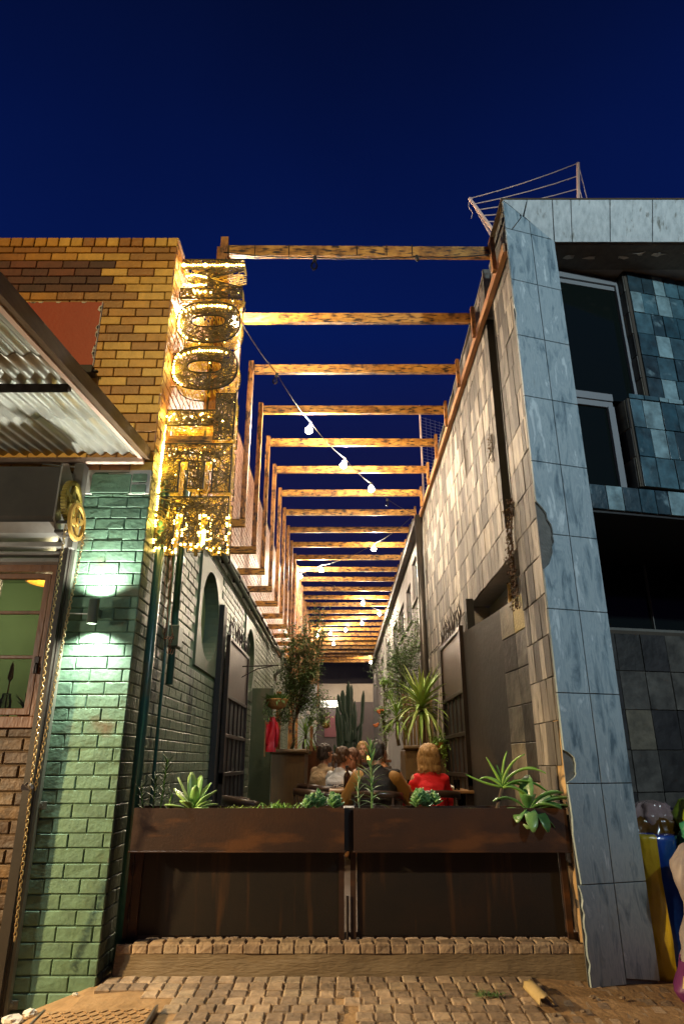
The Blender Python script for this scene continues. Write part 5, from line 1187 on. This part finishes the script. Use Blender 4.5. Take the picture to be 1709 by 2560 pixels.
# ================================================================== plants and furnishings of the alley
def wood_planter(label, x0, x1, y0, y1, z1, mt='box_wood'):
    t = thing('wooden_planter', label, 'planter', (x0, y0, FZ)); a, b_, h = x1-x0, y1-y0, z1-FZ
    MB().bbox(0,a,0,b_,0,h-.06,.006).build('box', M[mt], t); g = MB(); g.tube([(-.02,-.02,h-.03),(a+.02,-.02,h-.03)], .03, 10); g.tube([(a+.02,-.02,h-.03),(a+.02,b_,h-.03)], .03, 10); g.build('rim', M[mt], t)
    MB().box(.02,a-.02,.0,b_-.02,h-.06,h-.03).build('soil', M['soil'], t); return t
wood_planter('tall brown wooden planter box against the green wall under the left tree', -.945, -.50, 9.5, 10.4, 1.45)
wood_planter('low brown wooden planter box under the spiky palm on the right', .86, 1.42, 9.6, 10.4, 1.50)
def leafy_tree(name, label, base, h_tr, cc, cr, n, matn, lf=.045, seed=1, limbs=9, trunk_r=.028, fork=.35):
    r_ = random.Random(seed); t = thing(name, label, 'tree', base); B = V(base); tr = MB(); cc = V(cc)-B
    top = cc + V((0,0,-cr[2]*.3)); P = [V((0,0,0)).lerp(top, q/6) + V((.03*math.sin(q*1.7), .02*math.cos(q*2.1), 0))*(q > 0) for q in range(7)]
    tr.tube(P, [trunk_r*(1-.10*q) for q in range(7)], 8); tips = []
    for k in range(limbs):
        f_ = fork + (1-fork)*r_.random(); i = int(f_*5.99); p = P[i].lerp(P[i+1], f_*6-i if f_*6-i < 1 else 0)
        a = r_.random()*6.28; u = r_.random()**.5; q = cc + V((cr[0]*u*math.cos(a), cr[1]*u*math.sin(a), cr[2]*r_.uniform(-.7,.95)))
        m_ = p.lerp(q, .5) + V((r_.gauss(0,.04), r_.gauss(0,.04), r_.gauss(0,.03))); tr.tube([p, m_, q], [trunk_r*.30, trunk_r*.18, .002], 5); tips += [m_, m_.lerp(q,.5), q]
        for w_ in range(3): q2 = q + V((r_.gauss(0,cr[0]*.25), r_.gauss(0,cr[1]*.25), r_.gauss(0,cr[2]*.2))); tr.tube([m_.lerp(q,.4+.2*w_), q2], [.005,.002], 4); tips += [q2, q.lerp(q2,.5)]
    tr.build('trunk', M['bark'], t, smooth=True); g = MB(); cl = cr[0]*.28
    for k in range(n):
        c_ = tips[r_.randrange(len(tips))]; p = c_ + V((r_.gauss(0,cl*.62), r_.gauss(0,cl*.62), r_.gauss(0,cl*.7))); a = r_.random()*6.28; L_ = lf*r_.uniform(.6,1.25)
        g.blade(p, (math.cos(a), math.sin(a), r_.uniform(-.8,.9)), L_, L_*.38, .3, seg=2, shape='oval', side=(math.sin(a), -math.cos(a), r_.uniform(-.8,.8)))
    g.build('crown', M[matn], t); return t
leafy_tree('olive_tree', 'slender olive like tree growing from the tall brown planter on the left', (-.72,9.85,1.42), 1, (-.60,9.85,2.40), (.33,.33,.72), 8500, 'tree_leaf', .05, 3, limbs=26, trunk_r=.022)
leafy_tree('potted_tree', 'loose leafed tree rising against the grey building on the right', (1.12,12.1,.30), 1, (1.08,12.1,2.90), (.50,.40,.78), 8000, 'tree_leaf', .05, 8, limbs=24, trunk_r=.022, fork=.5)
leafy_tree('bright_shrub', 'bright green shrub with orange blossoms left of the spiky palm', (.60,10.2,.30), 1, (.62,10.2,2.05), (.15,.15,.42), 1300, 'bright_leaf', .045, 5, limbs=10, trunk_r=.014, fork=.55)
leafy_tree('leafy_shrub', 'light green shrub with trailing leaves under the olive like tree', (-.42,10.6,1.45), 1, (-.38,10.6,1.95), (.14,.14,.26), 1000, 'bright_leaf', .045, 6, limbs=8, trunk_r=.012)
def rosette_palm(label, base, top, n, L_, wd, matn, trunk_r=.03, seed=2, name='yucca_palm'):
    r_ = random.Random(seed); t = thing(name, label, 'palm', base); tp = V(top)-V(base)
    tr = MB(); tr.tube([(0,0,0), tp*.35+V((-.02,0,0)), tp*.7, tp], [trunk_r*1.2,trunk_r,trunk_r,trunk_r*.8], 9); tr.build('trunk', M['bark'], t, smooth=True); g = MB()
    for k in range(n):
        f_ = k/n; a = k*2.399; up = 2.8*(1-f_)**1.3 - .25
        g.blade(tp + V((.012*math.cos(a), .012*math.sin(a), .03-.14*f_)), (math.cos(a), math.sin(a), up), L_*r_.uniform(.8,1.1), wd, .35 + 1.5*f_, seg=7, fold=.22)
    g.build('leaf', M[matn], t, smooth=False); return t
rosette_palm('large spiky palm with long arching striped leaves on the right side', (1.06,8.9,.3), (1.02,8.85,1.98), 80, .54, .048, 'yucca_leaf', .035, 2)
rosette_palm('smaller leafy palm partly hidden left of the large spiky palm', (.80,9.9,1.5), (.78,9.9,1.92), 40, .34, .028, 'bright_leaf', .022, 4)
rosette_palm('small palm with fine leaves standing in the tall left planter', (-.52,9.7,1.42), (-.50,9.7,1.66), 46, .27, .018, 'bright_leaf', .02, 6)
for k, (x, z) in enumerate(((-.565,1.86),(-.47,1.93),(-.36,1.80))):
    g = MB(); [g.sphere((x+R.gauss(0,.014), 9.62+R.gauss(0,.01), z+R.gauss(0,.012)), .013, 6, 4) for _ in range(9)]
    tag(g.build('flower_head', M['flower_white']), ('leftmost white flower cluster above the small palm', 'topmost white flower cluster above the small palm', 'rightmost white flower cluster above the small palm')[k], 'flower', 'white flowers above the small palm')
for k, (x, z) in enumerate(((.545,1.98),(.50,1.79))):
    g = MB(); [g.sphere((x+R.gauss(0,.02), 10.05, z+R.gauss(0,.016)), .018, 6, 4) for _ in range(9)]
    tag(g.build('blossom', M['flower_orange']), ('upper orange blossom cluster on the bright shrub', 'lower orange blossom cluster on the bright shrub')[k], 'flower', 'orange blossoms on the bright shrub')
for k in range(3): pass
def basket(label, c, r, n, matn, wall=True):
    t = thing('hanging_basket', label, 'basket', c)
    MB().lathe((0,0,0), [(.0,-r*.62),(r*.45,-r*.58),(r*.82,-r*.35),(r,.02),(r*1.04,.03),(r*1.0,.045),(r*.9,.0),(0,-.02)], 26).build('basket_bowl', M['coir'], t, smooth=True)
    g = MB()
    for k in range(n): a = R.random()*6.28; u = R.random()*r*.95; dr = R.random() < .25; g.blade((u*math.cos(a), u*math.sin(a), .02), (math.cos(a), math.sin(a), R.uniform(.4,2.5)), R.uniform(.06,.13), .022, 2.5 if dr else .6, seg=4, shape='oval')
    g.build('foliage', M[matn], t)
    return t
t = basket('large coir hanging basket with dark green plant on an iron bracket on the green wall', (-.868,9.2,2.03), .145, 190, 'fern_green')
g = MB()
for k in range(130): g.blade((-.12+R.gauss(0,.03), R.gauss(0,.03), .02-abs(R.gauss(0,.10))), (R.gauss(0,1), R.gauss(0,1), -.5), .05, .016, .4, seg=2, shape='oval')
g.build('trailing_leaves', M['tree_leaf'], t)
t = thing('iron_bracket', 'curved black iron bracket on the green wall above the hanging basket', 'bracket', (-1.46,9.2,2.5))
MB().tube([(0,0,.0),(.60,0,.02)], .008, 6).build('arm', M['dark_iron'], t); MB().tube([(0,0,-.36),(.10,0,-.14),(.30,0,-.03),(.52,0,.012)], .007, 6).build('brace', M['dark_iron'], t)
g = MB()
for k in range(3): a = 2*math.pi*k/3; g.tube([(.59,0,.02),(.592+.14*math.cos(a), .14*math.sin(a), -.44)], .003, 4)
g.build('chain', M['dark_iron'], t)
t = basket('small coir basket with pale leaves hanging before the end door', (-.30,13.0,1.92), .075, 40, 'bright_leaf'); MB().tube([(0,0,.0),(0,0,.45)], .003, 4).build('cord', M['white_metal'], t)
t = thing('hanging_pot', 'bright green trailing plant hanging by cords beside the right gate leaf', 'plant', (1.19,8.6,1.52)); g = MB()
for k in range(240): g.blade((R.gauss(0,.05), R.gauss(0,.05), R.gauss(-.02,.05)), (R.gauss(0,1), R.gauss(0,1), R.uniform(-1,1)), .045, .03, .4, seg=2, shape='oval')
for k in range(60): g.blade((.06+R.gauss(0,.012), 0, -.05-abs(R.gauss(0,.10))), (R.gauss(0,1), R.gauss(0,1), -.5), .035, .025, .4, seg=2, shape='oval')
g.build('foliage', M['bright_leaf'], t); g = MB(); [g.tube([(.03,0,.62),(.05*math.cos(k*2.1),.05*math.sin(k*2.1),.0)], .003, 4) for k in range(3)]; g.build('cord', M['white_metal'], t)
MB().lathe((0,0,-.05), [(0,-.04),(.04,-.04),(.055,.04),(.05,.04),(0,.03)], 14).build('pot', M['coir'], t)
t = thing('euphorbia', 'tall dark candelabra cactus near the end wall', 'cactus', (.20,19,.3)); g = MB()
def rib(P, r0, r1):
    P = [V(p) for p in P]; n = 10; m = 12; vs = []
    L_ = len(P)-1
    for i in range(m+1):
        f_ = i/m*L_; a = int(min(f_, L_-1e-6)); p = P[a].lerp(P[a+1], f_-a); r = (r0+(r1-r0)*i/m)*(1+.12*math.sin(i*2.1))*(1 if i < m else .2)
        for k in range(n): t_ = 2*math.pi*k/n; rr = r*(1 if k % 2 else .55); vs.append(p + V((rr*math.cos(t_), rr*math.sin(t_), 0)))
    g.add(vs, [(i*n+k, i*n+(k+1)%n, (i+1)*n+(k+1)%n, (i+1)*n+k) for i in range(m) for k in range(n)] + [tuple(m*n+k for k in range(n))])
rib([(.08,0,0),(.05,0,.8),(.0,0,1.35)], .07, .09)
for k in range(46):
    a = R.uniform(0,6.28); u = R.uniform(.05,.46); zb = R.uniform(1.0,2.4); zt = min(zb + R.uniform(.4,.9), 3.1 - u*1.1); rib([(0,0,min(zb-.1,2.0)),(u*math.cos(a)*.8,u*math.sin(a)*.3,zb),(u*math.cos(a),u*math.sin(a)*.3,zt)], .04, .055)
rib([(0,0,1.2),(.0,0,2.2),(-.02,0,3.1)], .06, .07); rib([(0,0,1.5),(.35,0,2.0),(.40,0,2.85)], .05, .055); rib([(0,0,1.3),(-.25,0,1.6),(-.30,0,2.4)], .05, .05)
g.build('stem', M['cactus_skin'], t, smooth=False)
# coat and board
t = thing('hanging_jacket', 'bright red jacket hanging on the green wall beside the tall planter', 'jacket', (-.93,9.28,1.83)); g = MB()
def jk(a, b_):
    z = -.42*b_; w_ = .035 + .045*min(1, b_*3.2) - .01*b_; th = 2*math.pi*a
    f_ = 1 + .16*math.sin(th*4+b_*5)*min(1,b_*3) + .05*math.sin(b_*17+th)
    return (w_*math.cos(th)*f_ + .012*math.sin(b_*6), .05*math.sin(th)*f_, z)
g.grid(jk, 30, 26); g.tube([(.05,-.02,-.05),(.075,-.035,-.16),(.065,-.04,-.36)], [.022,.028,.022], 10); g.tube([(-.05,-.02,-.05),(-.07,-.035,-.18),(-.055,-.04,-.34)], [.022,.028,.022], 10); g.sphere((0,0,0), (.04,.045,.03)); g.build('jacket_cloth', M['red_jacket'], t, smooth=True)
tag(MB().bbox(-1.02,-1.005,9.20,9.26,1.35,1.80).build('wooden_strip', M['table_wood']), 'thin pale wooden strip beside the hanging red jacket', 'board')
tag(MB().bbox(-1.0,-.93,10.5,10.6,.3,2.3).build('timber_upright', M['char_wood_up']), 'thin timber upright standing behind the olive like tree', 'post')
tag(MB().bbox(-.86,-.50,13.6,13.66,.3,2.75).build('white_door', M['marble_aged']), 'pale grey door panel standing open behind the small palm', 'door')
tag(MB().bbox(-1.44,-1.10,11.0,11.12,.26,2.4).build('wall_return', M['green_paint']), 'green rendered wall return beyond the hanging red jacket', 'wall')
tag(MB().tube([(.70,10.9,.3),(.70,10.9,3.2)], .022, 10).build('white_pole', M['white_metal']), 'slim white pole rising behind the bright shrub', 'pole')
tag(MB().bbox(-.44,-.40,9.62,9.66,1.42,1.75).build('cane', M['table_wood']), 'short bamboo cane standing beside the small palm', 'cane')
t = thing('rust_cabinet', 'orange brown metal cabinet behind the people on the left', 'cabinet', (-.56,11.0,.27)); MB().bbox(0,.33,0,.4,0,1.25,.01).build('cabinet_body', M['rust_box'], t); MB().bbox(.02,.31,-.012,-.001,.5,1.2,.003).build('cabinet_door', M['rust_box'], t); MB().bbox(.26,.28,-.03,-.013,.8,.9).build('handle', M['dark_iron'], t)
g = MB()
for k in range(9): g.bbox(.96+.055*k, 1.0+.055*k, 11.0, 11.03, .27, 2.3+R.uniform(-.02,.02), .004)
for z in (.6,1.9): g.bbox(.95,1.46,11.035,11.06,z,z+.06)
tag(g.build('slat_fence', M['box_wood']), 'brown vertical slat screen behind the palm on the right', 'fence')

# ================================================================== on the pavement
t = thing('drain_cover', 'square metal drain cover with a diamond tread set in the pavement', 'drain cover', (-1.30,4.08,gz(-1.30,4.08)+.004)); t.rotation_euler = (rad(4.0),rad(-2),0)
g = MB(); g.bbox(-.30,.29,-.22,.22,-.02,.008,.003); g.build('cover_plate', M['sand'], t)
g = MB()
for r_ in range(9):
    for c_ in range(17):
        x, y = -.265+.033*c_, -.18+.045*r_; s_ = 1 if (r_+c_) % 2 else -1; g.beam((x-.012, y-.012*s_, .010), (x+.012, y+.012*s_, .010), .007, .006)
o_ = g.build('tread', M['sand'], t); o_['kind'] = 'stuff'
for (a, b_, c_, d_) in ((-.315,-.302,-.235,.235),(.292,.305,-.235,.235)): MB().bbox(a,b_,c_,d_,-.02,.012,.002).build('cover_frame', M['steel'], t)
g = MB(); n = 22; vs = []
for i in range(n+1):
    for j in range(9):
        th = math.pi*(.02+.96*j/8); r = .040; p = V((1.095 + r*math.cos(th) + .012*i/n, 4.60-.30*i/n + (.02*math.sin(j*2.3) if i in (0,n) else 0), gz(1.1,4.4) - .004 + r*math.sin(th) + .02)); vs.append(p)
g.add(vs, [(i*9+j, i*9+j+1, (i+1)*9+j+1, (i+1)*9+j) for i in range(n) for j in range(8)])
tag(g.build('broken_pipe', M['cream_pipe'], smooth=True, solid=.005), 'broken half pipe of cream clay lying on the cobbles', 'pipe')
labs = ['small pale stone chip lying before the broken cream pipe','tiny pebble right of the broken cream pipe','dark pebble on the cobbles near the marble pier','small grey chip beside the marble pier foot','pebble near the bottom right corner of the pavement','loose rubble lump at the foot of the green pier','second rubble lump beside the shutter rail foot','small crumb of mortar before the green pier']
for k, (x, y, r) in enumerate(((1.13,4.24,.012),(1.30,4.3,.010),(1.42,4.5,.014),(1.60,4.52,.012),(1.55,4.22,.016),(-1.78,4.56,.030),(-1.86,4.52,.045),(-1.55,4.60,.012))):
    g = MB(); g.sphere((0,0,0), (r*1.3,r,r*.75), 9, 6, .5); o_ = g.build('stone', M['cobble' if k < 5 else 'flaked_white']); o_.location = (x, y, gz(x,y)+r*.3); tag(o_, labs[k], 'stone')
g = MB()
for k in range(140): g.blade((.83+R.gauss(0,.045), 4.47+R.gauss(0,.02), gz(.83,4.47)+.012), (R.gauss(0,1), R.gauss(0,1), .5), .03, .008, .3, seg=2)
tag(g.build('pavement_weed', M['tree_leaf']), 'little weed patch growing between the cobbles', 'weed')

# ------------------------------------------------------------------ rubbish sacks at the right
def sack(name, label, c, prof, mt, seed, sx=1, sy=1, lean=(0,0), cr=.10, n=30, m=28, parts=None, fr=6):
    t = thing(name, label, 'sack', c); P = prof; L_ = len(P)-1
    def f(a, b_):
        th = 2*math.pi*a; q = b_*L_; i = int(min(q, L_-1e-6)); u = q-i; r = P[i][0]*(1-u)+P[i+1][0]*u; z = P[i][1]*(1-u)+P[i+1][1]*u
        nn = noise.noise(V((math.cos(th)*1.5, math.sin(th)*1.5, z*5+seed*7))) + .5*noise.noise(V((math.cos(th)*fr, math.sin(th)*fr, z*9+seed)))
        r *= 1 + cr*nn; return V((r*sx*math.cos(th)+lean[0]*z, r*sy*math.sin(th)+lean[1]*z, z))
    g = MB(); g.grid(f, n, m); g.build('sack_body', M[mt], t, smooth=True)
    for (nm_, mt2, th0, th1, b0, b1) in (parts or []):
        g = MB(); g.grid(lambda a, b_: (lambda p: p + V((p.x-lean[0]*p.z, p.y-lean[1]*p.z, 0)).normalized()*.009)(f(th0+(th1-th0)*a, b0+(b1-b0)*b_)), 40, 30); g.build(nm_, M[mt2], t, smooth=True)
    return t, f
sack('food_sack', 'tall yellow and blue woven sack standing behind the marble pier edge', (2.10,4.98,-.02), [(.02,0),(.16,.02),(.19,.25),(.155,.45),(.12,.58),(.15,.72),(.165,.84),(.10,.85),(.02,.84)], 'sack_blue', 1, 1, .6, cr=.10, parts=[('yellow_panel','sack_yellow',.52,.735,.03,.86)])
t, f_ = sack('feed_sack', 'white and purple feed sack leaning in front of the other rubbish sacks', (2.25,4.62,-.06), [(.02,0),(.23,.01),(.265,.10),(.235,.28),(.165,.44),(.145,.54),(.175,.66),(.18,.76),(.10,.86),(.015,.89)], 'sack_white', 2, 1, .75, lean=(-.04,0), cr=.22, n=60, m=50, fr=4, parts=[('purple_band','sack_purple',.40,1.02,.12,.315),('red_print','sack_red',.63,.76,.66,.76),('dark_print','sack_black',.66,.95,.36,.50)])
PR = [(.02,0),(.23,.01),(.265,.10),(.235,.28),(.165,.44),(.145,.54),(.175,.66),(.18,.76),(.10,.86),(.015,.89)]
def zb_(z):
    for i in range(len(PR)-1):
        if PR[i][1] <= z <= PR[i+1][1]: return (i + (z-PR[i][1])/max(1e-6, PR[i+1][1]-PR[i][1]))/(len(PR)-1)
    return .2
def txt(body, size, a0, z0, parent, mt, slope=.15):
    cu = bpy.data.curves.new('lettering', 'FONT'); cu.body = body; cu.size = size; cu.extrude = .001; cu.resolution_u = 4; o = bpy.data.objects.new('lettering_raw', cu); col.objects.link(o)
    dg = bpy.context.evaluated_depsgraph_get(); me = bpy.data.meshes.new_from_object(o.evaluated_get(dg)); bpy.data.objects.remove(o); o = bpy.data.objects.new('lettering', me); col.objects.link(o)
    for v_ in me.vertices:
        p = f_(a0 + v_.co.x/(2*math.pi*.22), zb_(z0 + v_.co.y - slope*v_.co.x)); q = V((p.x+.04*p.z, p.y, 0)).normalized(); v_.co = p + q*(.017 + max(0, v_.co.z))
    me.materials.clear(); me.materials.append(M[mt]); o.parent = parent
txt('L\u00caH', .085, .585, .195, t, 'print_cream'); txt('LAYER', .085, .555, .125, t, 'print_cream')
g = MB(); vs_ = [f_(.60+.03*x, zb_(.03+.06*y)) for x, y in ((0,.2),(.8,0),(2,.1),(2.3,.7),(1.4,1.0),(.9,.6))]; g.prism([p + V((p.x, p.y, 0)).normalized()*.013 for p in vs_], None, (-.001,-.002,0)); g.build('print_mark', M['print_cream'], t)
sack('rubbish_bag', 'crinkled green plastic rubbish bag on top of the sacks', (2.40,4.86,.58), [(.02,0),(.16,.03),(.20,.18),(.16,.32),(.05,.36),(.0,.36)], 'plastic_green', 3, 1, .8, cr=.55, n=60, m=40, fr=4)
sack('rubbish_bag', 'dark amber plastic bag piled behind the yellow and blue sack', (2.17,5.12,.60), [(.02,0),(.16,.02),(.19,.16),(.14,.30),(.05,.36),(.0,.36)], 'plastic_brown', 4, 1, .7, cr=.5, n=60, m=40, fr=4)
sack('rubbish_bag', 'clear crumpled plastic bag on the top left of the pile', (2.20,5.16,.83), [(.02,0),(.14,.01),(.17,.10),(.12,.18),(.03,.20),(.0,.20)], 'plastic_clear', 5, 1, .7, cr=.5, n=60, m=40, fr=4)
sack('rubbish_bag', 'lime green plastic bag at the top right of the pile', (2.50,5.02,.80), [(.02,0),(.14,.01),(.17,.12),(.12,.24),(.03,.27),(.0,.27)], 'plastic_lime', 6, 1, .8, cr=.55, n=60, m=40, fr=4)
g = MB(); g.bbox(2.02,3.2,5.2,5.6,-.1,.58,.02); tag(g.build('crate', M['black']), 'black box holding up the rubbish bags behind the sacks', 'box')
